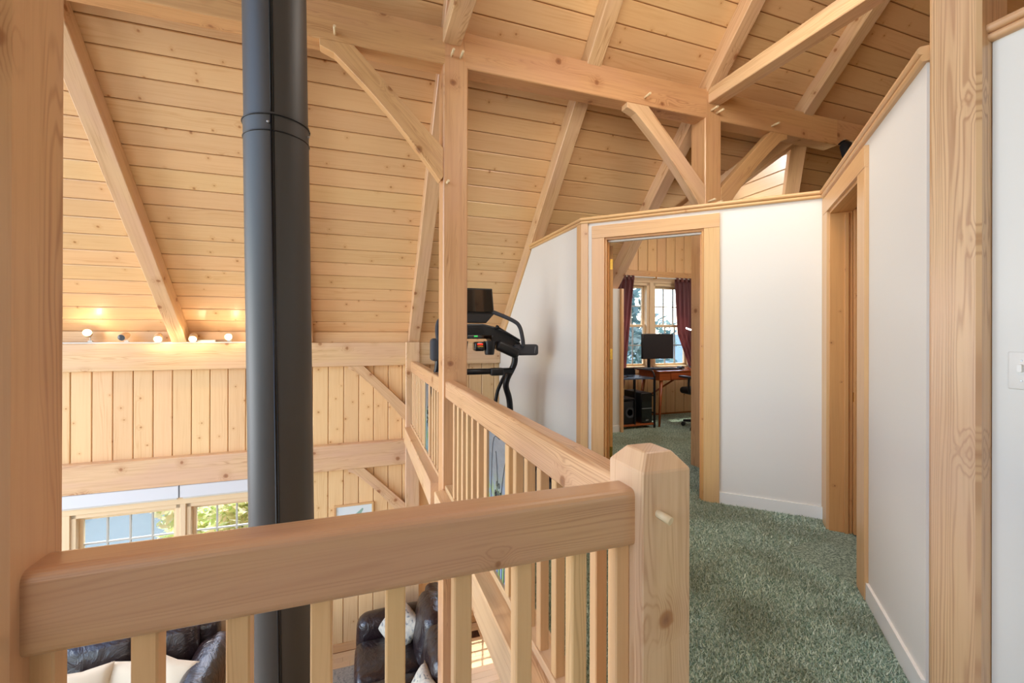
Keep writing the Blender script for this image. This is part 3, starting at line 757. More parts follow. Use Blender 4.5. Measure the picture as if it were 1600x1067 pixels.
# plate and floor-level beam on the north wall
tag(box('plate_beam', -5.1, .545, 5.60, 5.70, .862, 1.148, M['fir'], None, 'x', .006), 'fir plate beam under the spotlights on the north wall', 'beam')
tag(box('plate_beam', .715, 1.79, 5.60, 5.70, .862, 1.148, M['fir'], None, 'x', .006), 'short fir plate beam behind the treadmill', 'beam')
tag(box('girt_beam', -5.1, .560, 5.585, 5.70, -.375, -.072, M['fir'], None, 'x', .006), 'horizontal fir beam above the window blinds', 'beam')
for a_, b_ in ((-5.1, 1.79),): vbx = struct(box('trim_20' if a_ < 0 else 'trim_21', a_, b_, 5.672, 5.70, 1.148, 1.275, M['board'], None, 'x', .002))
# curved braces
def brace(name, cx, cz, s, y, t, k, label, mat):
    """cx = post face x, cz = underside z of beam, s=-1 brace goes to -x"""
    pts = [(.628, 0), (.008, -.62), (-.0, -.63), (-.0, -.845), (.022, -.875)]
    n = 10
    for i in range(n + 1):
        f = i / n; a = V((.022, -.875)); b = V((.849, -.0)); p = a.lerp(b, f)
        nn = V((-(b - a).y, (b - a).x)).normalized(); q = p - nn * (-.036 * math.sin(PI * f))
        if 0 < i < n: pts.append((q.x, min(q.y, 0)))
    pts += [(.849, -.045), (.849, 0)]
    w = [(cx + s * p[0] * k, y, cz + p[1] * k) for p in pts]
    return tag(prism(name, w, (0, -1, 0), t, mat, (s, 0, 1), None, .004), label, 'brace', 'curved braces')
brace('curved_brace', .585, 3.275, -1, 3.235, .085, 1, 'curved fir brace left of the tall post', M['fir_warm'])
brace('curved_brace', 3.031, 3.275, -1, 3.235, .085, 1, 'pale curved fir brace left of the short post', M['fir'])
brace('curved_brace', 3.221, 3.275, 1, 3.235, .085, 1, 'curved fir brace right of the short post', M['fir_warm'])
brace('curved_brace', .545, .862, -1, 5.61, .06, .79, 'curved brace under the plate beam on the north wall', M['fir'])
brace('curved_brace', .545, -.375, -1, 5.61, .06, .79, 'curved brace low on the north wall under the girt', M['fir'])

# ================================================================== RAILINGS
RP = round_profile(.080, .132, .016)
g1 = thing('railing', 'near railing crossing the foreground, thick fir top rail', 'railing', (.06, .89, .09))
sweep('handrail', RP, (-.476, .893, .844), (.599, .893, .844), M['fir_rail'], parent=g1, smooth=False)
box('bottom_rail', -.476, .599, .86, .925, .09, .128, M['fir'], g1, 'x')
for k in range(9):
    xc = .602 - .1335 * k - (.012 if k == 0 else 0)
    if k == 0: xc = .581
    box('baluster', xc - .0185, xc + .0185, .874, .911, .128, .780, M['baluster'], g1, 'z', .003)
nwl = thing('newel_post', 'square fir newel with a chamfered top at the railing corner', 'post', (.665, .893, 0))
def newel():
    x0, x1, y0, y1 = .599, .731, .824, .962; zt, zc, ins = .992, .955, .030
    vs = [(x0, y0, 0), (x1, y0, 0), (x1, y1, 0), (x0, y1, 0), (x0, y0, zc), (x1, y0, zc), (x1, y1, zc), (x0, y1, zc),
          (x0 + ins, y0 + ins, zt), (x1 - ins, y0 + ins, zt), (x1 - ins, y1 - ins, zt), (x0 + ins, y1 - ins, zt)]
    fs = [[0, 1, 5, 4], [1, 2, 6, 5], [2, 3, 7, 6], [3, 0, 4, 7], [4, 5, 9, 8], [5, 6, 10, 9], [6, 7, 11, 10], [7, 4, 8, 11], [8, 9, 10, 11], [3, 2, 1, 0]]
    c = V(((x0 + x1) / 2, (y0 + y1) / 2, .5)); fr = Matrix(((0, 0, 1), (0, 1, 0), (-1, 0, 0))).transposed()
    inv = fr.transposed(); me = bpy.data.meshes.new('newel'); me.from_pydata([tuple(inv @ (V(v) - c)) for v in vs], [], fs); me.update()
    bm = bmesh.new(); bm.from_mesh(me); bmesh.ops.recalc_face_normals(bm, faces=bm.faces[:])
    bmesh.ops.bevel(bm, geom=bm.edges[:], offset=.003, segments=1, affect='EDGES'); bm.to_mesh(me); bm.free()
    return put('post', me, fr, c, M['fir'], nwl)
newel()
tube('peg', [(.640, .83, .862), (.652, .795, .853)], .0095, M['peg'], nwl, 14)
def long_rail(label, y0, y1, ys, panel):
    g = thing('railing', label, 'railing', (.64, (y0 + y1) / 2, .095))
    sweep('handrail', RP, (.645, y0, .844), (.645, y1, .844), M['fir_grain'], parent=g)
    box('bottom_rail', .605, .665, y0, y1, .095, .130, M['fir'], g, 'y')
    for y_ in ys: box('baluster', .612, .648, y_, y_ + .036, .130, .780, M['baluster'], g, 'z', .003)
    pa, pb = panel
    for y_ in (pa - .05, pb): box('panel_stile', .608, .652, y_, y_ + .05, .130, .780, M['baluster'], g, 'z', .003)
    # carved picture panel: x axis of the object is up
    pn = box('picture_panel', .622, .634, pa, pb, .13, .78, M['art'], g, 'z', .001)
    tag(pn, 'blue grey picture panel with iris leaves and dark curved lines')
    yc = (pa + pb) / 2; wv = (pb - pa)
    rr = random.Random(int(y0 * 10))
    for k in range(4):
        yb_ = pa + wv * (.15 + .25 * k); zz = .55 + .2 * rr.random()
        tube('carved_line', spline([(.620, yb_, .14), (.620, yb_ + wv * .04 * rr.uniform(-1, 1), .35), (.620, yb_ - wv * .15, zz), (.620, max(pa + .01, yb_ - wv * .45 * (k % 2) - .02), min(.77, zz + .15))], 5), .0013, M['grey'], pn, 5)
    for k in range(8):
        yb_ = pa + wv * (.06 + .11 * k); hh = .15 + .15 * rr.random(); ty = yb_ + rr.uniform(-.03, .03)
        ty = min(max(ty, pa + .01), pb - .01)
        o = prism('iris_leaf', [(.619, yb_, .132), (.619, yb_ + .014, .132), (.619, (yb_ + ty) / 2 + .012, .132 + hh * .6), (.619, ty, .132 + hh), (.619, (yb_ + ty) / 2 - .006, .132 + hh * .6)], (-1, 0, 0), .003, M['iris' if k % 2 else 'irisb'], (0, 0, 1), pn)
    for k in range(26):
        a = rr.random() * 6.28; q = rr.random() ** .5
        zz = .47 + math.sin(a) * .09 * q; yy = yc - wv * .05 + math.cos(a) * wv * .22 * q
        tube('seed_cone_scale', [(.6195, yy + .008 * math.cos(t), zz + .012 * math.sin(t)) for t in [i * PI / 4 for i in range(9)]], .0012, M['matblack'], pn, 4)
        if k == 20: break
    return g
M['iris'] = plain('iris_leaf_green', '7fa05c', .5); M['irisb'] = plain('iris_leaf_blue', '7c93c4', .5)
long_rail('long railing from the newel to the tall post, with iris panel', .962, 3.235, [2.95 - .13 * k for k in range(6)] + [1.70 - .13 * k for k in range(6)], (1.83, 2.13))
long_rail('far railing bay between the tall post and the north wall', 3.42, 5.562, [3.50 + .13 * k for k in range(4)] + [4.52 + .13 * k for k in range(8)], (4.10, 4.38))
tag(box('floor_beam', .525, .715, 3.42, 5.562, -.10, .094, M['fir'], None, 'y', .006), 'fir floor beam under the far railing bay', 'beam')
tag(box('floor_beam', .525, .715, .97, 3.235, -.10, .094, M['fir'], None, 'y', .006), 'fir floor beam under the long railing near the newel', 'beam')
tag(box('floor_beam', -5.0, .598, .80, .97, -.2, .088, M['fir'], None, 'x', .006), 'fir floor beam under the near railing', 'beam')

# ================================================================== STOVEPIPE
def stovepipe():
    t = thing('stovepipe', 'tall black stovepipe standing in front of the railing void', 'stovepipe', (-.235, 1.69, -2.0))
    def c(z): return V((-.245 - .0155 * (z - .07), 1.70 + .002 * z, z))
    lathe('pipe_section', [(0, .1015), (3.965, .1015), (3.985, .1035), (3.99, .1035)], c(-2.0), c(1.98) - c(-2.0), M['pipe'], t, 48)
    lathe('pipe_section', [(0, .0995), (3.45, .0995)], c(1.985), c(5.4) - c(1.985), M['pipe'], t, 48)
    for z_, r in ((1.982, .1045), (1.93, .1022)):
        vs, fs = tube_data([c(z_) + V((math.cos(a), math.sin(a), 0)) * r for a in [2 * PI * i / 48 for i in range(49)]], .0022, 6)
        meshobj('crimp_ring', vs, fs, M['blackm'], t, True)
    cd = V((0, 0, 0)) - V((-.27, 1.70, 0)); base = math.atan2(cd.y, cd.x) - .16
    for za, zb, r in ((-2.0, 1.98, .1018), (1.985, 5.3, .0998)):
        p = [c(z_) + V((math.cos(base), math.sin(base), 0)) * r for z_ in (za, zb)]
        tube('seam', p, .0035, M['blackm'], t, 6)
        p = [c(z_) + V((math.cos(base + .07), math.sin(base + .07), 0)) * r for z_ in (za, zb)]
        tube('seam', p, .0018, M['blackm'], t, 6)
    for da in (-.08, 1.35):
        a = base + da; q = c(1.955) + V((math.cos(a), math.sin(a), 0)) * .102
        lathe('screw', [(0, .004), (.006, .004), (.008, .002)], q, V((math.cos(a), math.sin(a), 0)), M['silver'], t, 8)
stovepipe()

# ================================================================== SPOTLIGHTS
tr = thing('light_track', 'white light track along the top of the plate beam', 'light track', (-1.6, 5.62, 1.15))
box('track', -3.4, -.7, 5.603, 5.625, 1.149, 1.163, M['white_metal'], tr, 'x', .002)
box('feed_box', -1.66, -1.50, 5.60, 5.635, 1.163, 1.185, M['white_metal'], tr, 'x', .003)
def spotlight(x, z, aim, lit, lab):
    t = thing('spotlight', lab, 'spotlight', (x, 5.60, 1.165), group='spotlights on the north beam')
    p = V((x, 5.56, z)); a = V(aim).normalized()
    tube('stem', [(x, 5.612, 1.165), (x, 5.60, z - .005)], .006, M['white_metal'], t, 8)
    box('bracket', x - .018, x + .018, 5.600, 5.622, 1.165, 1.18, M['white_metal'], t, 'x', .002)
    lathe('lamp_head', [(-.055, .018), (-.050, .030), (-.02, .036), (.05, .037), (.052, .034), (.046, .030)], p, a, M['spot'], t, 20)
    b = lathe('bulb', [(.040, .026), (.050, .031), (.054, .012)], p, a, M['bulb'] if lit else M['bulboff'], t, 16)
    if lit:
        lamp('spot_bulb_light', 'POINT', p + a * .085, p + a, 2.2, (1.0, .72, .42), shadow_soft_size=.02)
sp = [(-2.589, 1.250, (.38, -1, .25), True, 'lit spotlight furthest left, aimed up at the ceiling'),
      (-2.290, 1.225, (-.1, -1, -.30), False, 'unlit tan spotlight, second from the left post'),
      (-2.000, 1.215, (.25, -1, -.45), True, 'lit spotlight just left of the sloping rafter foot'),
      (-1.690, 1.215, (.20, -1, -.45), True, 'lit spotlight just right of the sloping rafter foot'),
      (-1.365, 1.225, (.28, -1, -.15), True, 'lit spotlight between the feed box and the stovepipe'),
      (-1.04, 1.225, (.3, -.8, .1), True, 'lit spotlight half hidden by the stovepipe')]
for q in sp: spotlight(*q)
# black spotlight hanging from the purlin tail
t = thing('spotlight', 'black spotlight under the right end of the long beam', 'spotlight', (4.98, 3.24, 3.34))
lathe('lamp_head', [(0, .03), (.03, .055), (.15, .060), (.155, .05)], (4.93, 3.25, 3.33), (.05, -.25, -1), M['matblack'], t, 20)
box('mount', 4.93, 4.99, 3.26, 3.32, 3.33, 3.358, M['matblack'], t)

# ================================================================== BLINDS, PICTURE
for x0_, x1_, lab in ((-2.90, -1.835, 'white roller blind cassette over the left window'), (-1.820, -.80, 'white roller blind cassette over the right window')):
    t = thing('roller_blind', lab, 'blind', ((x0_ + x1_) / 2, 5.62, -.52), group='window blinds')
    box('cassette', x0_, x1_, 5.60, 5.675, -.515, -.380, M['blind'], t, 'x', .006)
    box('hem_bar', x0_ + .02, x1_ - .02, 5.628, 5.645, -.535, -.514, M['white_metal'], t, 'x', .002)
t = thing('picture_frame', 'small framed pale print on the board wall below the girt', 'picture', (-.06, 5.67, -1.2))
for a in ((-.286, .172, -.845, -.822), (-.286, .172, -1.42, -1.397)): box('frame', a[0], a[1], 5.655, 5.678, a[2], a[3], M['casing'], t, 'x', .002)
for a in ((-.286, -.262), (.148, .172)): box('frame', a[0], a[1], 5.655, 5.678, -1.397, -.845, M['casing'], t, 'z', .002)
box('print', -.262, .148, 5.668, 5.674, -1.397, -.845, M['paper'], t, 'x', 0)
M['seagreen'] = plain('printed_seagreen', '8fb3a6', .6)
prism('printed_shape', [(-.14, 5.667, -1.1), (-.04, 5.667, -.95), (.04, 5.667, -.885), (.05, 5.667, -.90), (.0, 5.667, -1.0), (.08, 5.667, -1.12)], (0, -1, 0), .002, M['seagreen'], (1, 0, 0), t)

# ================================================================== LIGHT SWITCH
t = thing('light_switch', 'white triple light switch plate on the right wall', 'light switch', (1.858, .68, 1.16))
rbox('plate', (.007, .150, .112), (1.8575, .676, 1.161), M['switch'], t, .003, 2)
for y_ in (.722, .676, .630):
    box('toggle', 1.842, 1.856, y_ - .005, y_ + .005, 1.158, 1.180, M['switch'], t, 'x', .002)
    box('toggle_slot', 1.8525, 1.8545, y_ - .006, y_ + .006, 1.148, 1.174, M['white_metal'], t, 'x', .0005)
    for z_ in (1.131, 1.191): lathe('screw', [(0, .003), (.002, .002)], (1.8545, y_, z_), (-1, 0, 0), M['silver'], t, 8)

# ================================================================== TREADMILL
def treadmill():
    t = thing('treadmill', 'black treadmill with tilted screen beside the white sloping-topped wall', 'treadmill', (1.05, 3.6, 0))
    B, BM, GB = M['black'], M['blackm'], M['glossblack']
    # deck, running south from the console
    rbox('motor_hood', (.74, .50, .17), (1.07, 4.15, .145), B, t, .05, 4)
    dk = rbox('deck', (.72, 1.55, .09), (1.07, 3.25, .115), B, t, .015, 2)
    rbox('belt', (.52, 1.50, .012), (1.07, 3.24, .166), M['grey'], t, .004, 2)
    for x in (.745, 1.395):
        rbox('side_rail', (.085, 1.56, .035), (x, 3.25, .172), B, t, .012, 3)
        rbox('accent_stripe', (.030, 1.40, .008), (x + (.025 if x < 1 else -.03), 3.25, .191), M['red'], t, .002, 1)
    rbox('rear_roller_cover', (.74, .09, .10), (1.07, 2.47, .125), B, t, .03, 3)
    for x in (.78, 1.36): lathe('foot', [(0, .03), (.07, .025)], (x, 2.50, 0), (0, 0, 1), B, t, 12)
    for x in (.78, 1.36): lathe('foot', [(0, .03), (.09, .025)], (x, 4.25, 0), (0, 0, 1), B, t, 12)
    # uprights (curved, oval)
    for s, xs in ((1, (1.42, 1.415, 1.36, 1.355, 1.40, 1.42, 1.43)), (-1, (.68, .675, .655, .65, .665, .70, .71))):
        p = spline([(xs[0], 3.98, 1.08), (xs[1], 3.98, .97), (xs[2], 4.02, .83), (xs[3], 4.05, .74), (xs[4], 4.08, .61), (xs[5], 4.10, .40), (xs[6], 4.12, .12)], 5)
        tube('upright', p, [.030] * len(p), BM, t, 12)
    p = spline([(1.385, 4.10, .90), (1.335, 4.14, .775), (1.30, 4.17, .66), (1.29, 4.18, .50), (1.33, 4.2, .15)], 5)
    tube('rear_strut', p, .018, BM, t, 10)
    p = spline([(.69, 4.10, .90), (.70, 4.14, .775), (.72, 4.17, .66), (.73, 4.18, .50), (.73, 4.2, .15)], 5)
    tube('rear_strut', p, .018, BM, t, 10)
    # crossbar with sensor grips
    tube('crossbar', [(.67, 3.98, .905), (1.40, 3.98, .905)], .029, B, t, 14)
    for x in (1.235, .83): rbox('crossbar_clamp', (.13, .075, .072), (x, 3.975, .90), B, t, .015, 3)
    # console body
    body = [(.72, 1.16), (.72, 1.24), (.80, 1.325), (.95, 1.352), (1.08, 1.354), (1.20, 1.325), (1.33, 1.25), (1.455, 1.175), (1.46, 1.12), (1.40, 1.05), (1.33, 1.08), (1.20, 1.135), (1.15, 1.215), (.96, 1.228), (.86, 1.20), (.80, 1.10)]
    prism('console_body', [(x, 3.90 , z) for x, z in body], (0, -1, 0), .17, B, (1, 0, 0), t, .012)
    tray = prism('tray', [(.80, 3.885, 1.235), (1.17, 3.885, 1.225), (1.20, 3.93, 1.30), (1.06, 3.97, 1.345), (.80, 3.97, 1.345)], V((0, -.75, .5)), .02, M['grey'], (1, 0, 0), t, .003)
    for k in range(6):
        tube('tray_rib', spline([(.84, 3.893, 1.250 + k * .013), (1.02, 3.89, 1.250 + k * .013), (1.13 - k * .012, 3.91, 1.275 + k * .010)], 4), .003, B, tray, 6)
    rbox('button_strip', (.38, .02, .035), (.97, 3.888, 1.232), GB, t, .006, 2)
    rbox('start_light', (.035, .006, .014), (1.005, 3.876, 1.238), M['greenled'], t, .002, 1)
    pod = rbox('display_pod', (.098, .10, .085), (1.030, 3.87, 1.145), GB, t, .018, 3)
    rbox('red_readout', (.055, .004, .016), (1.030, 3.822, 1.165), M['redled'], pod, .001, 1)
    rbox('amber_readout', (.055, .004, .010), (1.032, 3.822, 1.146), M['amberled'], pod, .001, 1)
    lathe('cup_holder', [(0, .040), (.01, .044), (.12, .057), (.125, .057), (.125, .050), (.02, .038)], (1.130, 3.86, 1.068), (0, 0, 1), B, t, 20)
    lathe('cup_holder', [(0, .040), (.01, .044), (.12, .057), (.125, .057), (.125, .050), (.02, .038)], (.87, 3.86, 1.068), (0, 0, 1), B, t, 20)
    # roller bar on top of the right arm of the console
    tube('arm_bar', [(1.205, 3.87, 1.322), (1.43, 3.87, 1.195)], .013, M['blackm'], t, 10)
    tube('arm_bar_cap', [(1.195, 3.868, 1.328), (1.215, 3.868, 1.316)], .019, M['matblack'], t, 10)
    rbox('side_arm', (.24, .10, .095), (1.31, 3.88, 1.115), B, t, .03, 3, (0, math.radians(24), 0))
    rbox('side_arm', (.20, .10, .095), (.76, 3.88, 1.14), B, t, .03, 3, (0, math.radians(-20), 0))
    # grab loops
    for pts in ([(1.17, 3.93, 1.458), (1.20, 3.92, 1.458), (1.36, 3.85, 1.382), (1.415, 3.83, 1.325), (1.440, 3.82, 1.22), (1.455, 3.84, 1.15)],
                [(.80, 3.93, 1.430), (.74, 3.90, 1.420), (.665, 3.86, 1.375), (.645, 3.84, 1.30), (.652, 3.83, 1.20), (.668, 3.84, 1.12)]):
        tube('grab_handle', spline(pts, 6), .019, M['grey'], t, 12)
    # weight-rest grips sticking out to the sides
    rbox('side_grip', (.245, .09, .105), (1.500, 3.90, 1.108), M['grey'], t, .025, 4)
    rbox('side_grip', (.09, .12, .20), (.635, 3.87, 1.12), M['grey'], t, .03, 4)
    tube('grip_line', [(1.575, 3.853, 1.075), (1.583, 3.853, 1.14)], .0016, M['silver'], t, 6)
    # screen
    prism('screen_housing', [(.71, 3.90, 1.69), (1.180, 3.90, 1.69), (1.193, 3.93, 1.445), (1.115, 3.94, 1.36), (.78, 3.94, 1.36), (.70, 3.93, 1.445)], (0, -1, .1), .035, B, (1, 0, 0), t, .006)
    sc = prism('screen', [(.728, 3.892, 1.672), (1.163, 3.892, 1.672), (1.172, 3.918, 1.462), (.722, 3.918, 1.462)], (0, -1, .12), .004, M['screen'], (1, 0, 0), t)
    rbox('maker_mark', (.11, .002, .006), (1.05, 3.928, 1.405), M['silver'], t, .0008, 1)
treadmill()

# ================================================================== OFFICE
def desk():
    t = thing('desk', 'walnut writing desk with splayed legs under the office window', 'desk', (4.35, 5.18, 0))
    D = M['desk']
    box('desk_top', 3.82, 4.98, 4.90, 5.40, .735, .755, D, t, 'x', .004)
    ap = box('apron', 3.84, 4.96, 4.915, 5.38, .625, .735, D, t, 'x', .004)
    dr = box('drawer_front', 4.02, 4.50, 4.905, 4.917, .635, .728, D, t, 'x', .003)
    lathe('knob', [(0, .006), (.012, .010), (.02, .012), (.024, .006)], (4.235, 4.905, .682), (0, -1, 0), M['brass'], dr, 12)
    box('drawer_front', 4.52, 4.94, 4.905, 4.917, .635, .728, D, t, 'x', .003)
    for x, dx in ((3.90, -.06), (4.90, .06)):
        for y, dy in ((4.96, -.04), (5.34, .04)):
            tube('leg', [(x, y, .64), (x + dx, y + dy, 0)], [.026, .014], D, t, 10)
    tube('brace_rod', [(4.16, 5.0, .63), (3.66 + .06, 5.40, .20)], .013, M['desk'], t, 8)
    tube('cross_rod', [(3.86, 4.94, .16), (3.86, 5.48, .16)], .010, M['desk'], t, 8)
desk()
def cart():
    t = thing('printer_stand', 'black metal stand with shelves left of the desk', 'stand', (3.42, 5.12, 0))
    K = M['blackm']
    x0, x1, y0, y1 = 3.215, 3.745, 4.90, 5.36
    for x in (x0, x1):
        for y in (y0, y1): box('leg', x - .012, x + .012, y - .012, y + .012, 0, .70 if y == y0 else .74, K, t, 'z', .002)
    tag(box('shelf', x0, x1, y0, y1, .655, .675, plain('blue_grey_shelf', '4a5566', .25), t, 'x', .002), 'slate coloured top shelf')
    for x in (x0, x1):
        tube('side_rail', spline([(x, y0, .675), (x, y0 + .03, .745), (x, y0 + .12, .765), (x, y1, .765)], 5), .010, K, t, 8)
    box('back_panel', x0, x1, y1 - .01, y1, .66, .77, K, t, 'x', .002)
    box('shelf', x0, 3.44, y0, y1, .39, .41, M['blackm'], t, 'x', .002)
    box('shelf_post', 3.43, 3.45, y0, y0 + .02, .05, .66, K, t, 'z', .002)
    tag(box('shelf', x0, x1, y0, y1, .04, .065, M['desk'], t, 'x', .003), 'reddish brown bottom shelf')
    for z in (.20, .43): tube('side_bar', [(x1, y0, z), (x1, y1, z)], .008, K, t, 8)
cart()
tag(rbox('notebook', (.10, .07, .012), (3.36, 5.08, .682), M['bronze'], None, .002, 1), 'small dark item on the left of the stand top', 'notebook')
tag(rbox('notebook', (.09, .06, .010), (3.50, 5.12, .681), M['matblack'], None, .002, 1), 'small dark item on the right of the stand top', 'notebook')
t = thing('computer_tower', 'black computer tower on the bottom shelf of the stand', 'computer', (3.69, 5.15, .066))
rbox('case', (.17, .40, .40), (3.64, 5.13, .268), M['black'], t, .008, 2)
box('front_bezel', 3.56, 3.72, 4.918, 4.929, .075, .46, M['glossblack'], t, 'z', .002)
box('front_groove', 3.558, 3.722, 4.915, 4.92, .26, .265, M['silver'], t, 'x', .0005)
tag(box('badge', 3.62, 3.66, 4.915, 4.919, .10, .11, M['silver'], t, 'x', .0005), 'small silver badge')
t = thing('subwoofer', 'black speaker box left of the computer tower', 'speaker', (3.33, 5.12, .066))
rbox('cabinet', (.19, .32, .30), (3.375, 5.08, .218), M['matblack'], t, .008, 2)
lathe('driver', [(0, .07), (.004, .072), (.002, .05), (-.006, .02)], (3.375, 4.92, .22), (0, -1, 0), M['grey'], t, 20)
def monitor():
    t = thing('monitor', 'dark flat monitor on a black stand at the office window', 'monitor', (4.1, 5.32, .755))
    rbox('housing', (.545, .03, .365), (4.10, 5.300, 1.080), M['black'], t, .006, 2)
    box('screen', 3.84, 4.36, 5.283, 5.287, .905, 1.252, M['monitor'], t, 'x', .0005)
    tube('stand_post', [(3.975, 5.335, .76), (3.975, 5.335, 1.06)], .022, M['black'], t, 12)
    lathe('stand_base', [(0, .11), (.012, .11), (.018, .05)], (3.975, 5.29, .755), (0, 0, 1), M['black'], t, 24)
    rbox('mount_arm', (.16, .05, .05), (4.03, 5.335, 1.03), M['black'], t, .01, 2)
monitor()
t = thing('keyboard', 'black keyboard lying on the desk', 'keyboard', (4.08, 5.12, .756))
rbox('key_bed', (.42, .14, .018), (4.08, 5.12, .765), M['black'], t, .005, 2)
for r in range(4):
    for c in range(12): box('key', 3.895 + c * .031, 3.921 + c * .031, 5.065 + r * .03, 5.089 + r * .03, .774, .780, M['matblack'], t, 'x', .001)
t = thing('mouse', 'black computer mouse right of the keyboard', 'mouse', (4.38, 5.14, .756))
rbox('shell', (.065, .11, .038), (4.38, 5.14, .775), M['black'], t, .018, 4)
lathe('scroll_wheel', [(-.004, .010), (.004, .010)], (4.38, 5.105, .79), (1, 0, 0), M['grey'], t, 12)
t = thing('desk_lamp', 'slim desk lamp with a glowing white bar before the right curtain', 'lamp', (4.78, 5.30, .755))
lathe('base', [(0, .08), (.015, .08), (.018, .02)], (4.78, 5.30, .755), (0, 0, 1), M['blackm'], t, 20)
tube('arm', spline([(4.78, 5.30, .77), (4.79, 5.30, 1.05), (4.74, 5.25, 1.28), (4.64, 5.21, 1.335)], 6), .008, M['blackm'], t, 8)
tube('light_bar', [(4.52, 5.19, 1.345), (4.70, 5.20, 1.298)], .010, M['ledbar'], t, 10)
def office_chair():
    t = thing('office_chair', 'black office chair half hidden by the door casing', 'chair', (4.36, 4.62, 0))
    B = M['black']
    rbox('seat', (.50, .48, .09), (4.36, 4.62, .50), M['matblack'], t, .04, 4, puff=.01)
    rbox('backrest', (.46, .07, .55), (4.42, 4.36, .90), M['matblack'], t, .03, 4, (math.radians(-6), 0, 0), puff=.01)
    tube('gas_column', [(4.36, 4.62, .08), (4.36, 4.62, .46)], .025, B, t, 12)
    for k in range(5):
        a = k * 2 * PI / 5 + .5 * PI + .55
        q = (4.36 + .30 * math.cos(a), 4.62 + .30 * math.sin(a))
        l = tube('base_leg', [(4.36, 4.62, .10), (q[0], q[1], .075)], [.026, .016], B, t, 8)
        lathe('caster', [(-.02, .028), (.02, .028)], (q[0], q[1], .03), (math.sin(a), -math.cos(a), 0), B, l, 12)
    for s in (-1, 1):
        x = 4.36 + s * .29
        tube('arm_post', spline([(4.36 + s * .24, 4.62, .47), (x, 4.62, .52), (x, 4.62, .68)], 4), .014, B, t, 8)
        rbox('armrest', (.085, .27, .028), (x, 4.64, .695), B, t, .012, 3)
office_chair()
# curtains
def curtain(label, prof_top, prof_mid, prof_bot, z_top, zs, y, nf):
    t = thing('curtain', label, 'curtain', ((prof_top[0] + prof_top[1]) / 2, y, zs[-1]), group='office curtains')
    vs, fs = [], []; nu = nf * 8
    from bisect import bisect
    rowsz = [z_top - (z_top - zs[-1]) * i / 24 for i in range(25)]
    for z in rowsz:
        f = (z_top - z) / (z_top - zs[-1])
        if f < .5: g = f / .5; a = prof_top[0] + (prof_mid[0] - prof_top[0]) * g; b = prof_top[1] + (prof_mid[1] - prof_top[1]) * g
        else: g = (f - .5) / .5; a = prof_mid[0] + (prof_bot[0] - prof_mid[0]) * g; b = prof_mid[1] + (prof_bot[1] - prof_mid[1]) * g
        for i in range(nu + 1):
            u = i / nu; amp = min(.035, .30 * (b - a) / nf)
            vs.append((a + (b - a) * u + .006 * math.sin(u * 31 + f * 3), y + amp * math.sin(u * nf * 2 * PI + .6 * math.sin(f * 4)) , z))
    for r in range(24):
        for i in range(nu): q = r * (nu + 1) + i; fs.append([q, q + 1, q + nu + 2, q + nu + 1])
    o = meshobj('cloth', vs, fs, M['curtain'], t, True)
    for i in range(nf):
        u = (i + .5) / nf; x = prof_top[0] + (prof_top[1] - prof_top[0]) * u
        tp = [(x - .022, y - .022, z_top - .01), (x - .022, y - .02, z_top + .05), (x - .022, y, z_top + .062), (x - .022, y + .02, z_top + .05), (x - .022, y + .022, z_top - .01)]
        v2 = [p for p in tp] + [(p[0] + .044, p[1], p[2]) for p in tp]
        meshobj('tab', v2, [[k, k + 1, k + 6, k + 5] for k in range(4)], M['curtain'], t, True)
curtain('burgundy tab-top curtain left of the office window', (3.60, 3.885), (3.52, 3.80), (3.44, 3.70), 2.075, [.45], 5.56, 4)
curtain('burgundy tab-top curtain drawn aside right of the office window', (4.62, 5.12), (4.68, 5.14), (5.02, 5.22), 2.075, [.45], 5.56, 6)
t = thing('curtain_rod', 'pale curtain rod above the office window', 'curtain rod', (4.3, 5.56, 2.11))
tube('rod', [(3.40, 5.56, 2.118), (5.25, 5.56, 2.118)], .010, M['white_metal'], t, 10)
for x in (3.40, 5.25): lathe('finial', [(-.02, .008), (0, .022), (.02, .008)], (x, 5.56, 2.118), (1, 0, 0), M['brass'], t, 12)
for x in (3.46, 4.27, 5.19): box('bracket', x - .01, x + .01, 5.55, 5.61, 2.10, 2.13, M['brass'], t, 'y', .001)

# ================================================================== LIVING ROOM BELOW
L = M['leather']
def sofa():
    t = thing('sofa', 'dark brown leather sofa under the living room windows', 'sofa', (-2.4, 5.15, -2.6))
    for i, x in enumerate((-3.03, -2.36, -1.82)):
        wd = (.66, .62, .50)[i]
        rbox('back_cushion', (wd, .26, .58), (x, 5.30, -1.985), L, t, .09, 5, (math.radians(-10), 0, 0), puff=.03, noise=.004)
        rbox('seat_cushion', (wd, .66, .20), (x, 4.92, -2.24), L, t, .07, 4, puff=.02, noise=.003)
    rbox('base', (2.1, .86, .26), (-2.45, 5.05, -2.43), L, t, .04, 3)
    rbox('backrest', (2.1, .20, .72), (-2.45, 5.44, -2.12), L, t, .07, 4)
    rbox('arm', (.27, .90, .62), (-1.43, 5.02, -2.22), L, t, .10, 5, (0, 0, 0), puff=.02)
    rbox('arm', (.27, .90, .62), (-3.45, 5.02, -2.22), L, t, .10, 5, (0, 0, 0), puff=.02)
sofa()
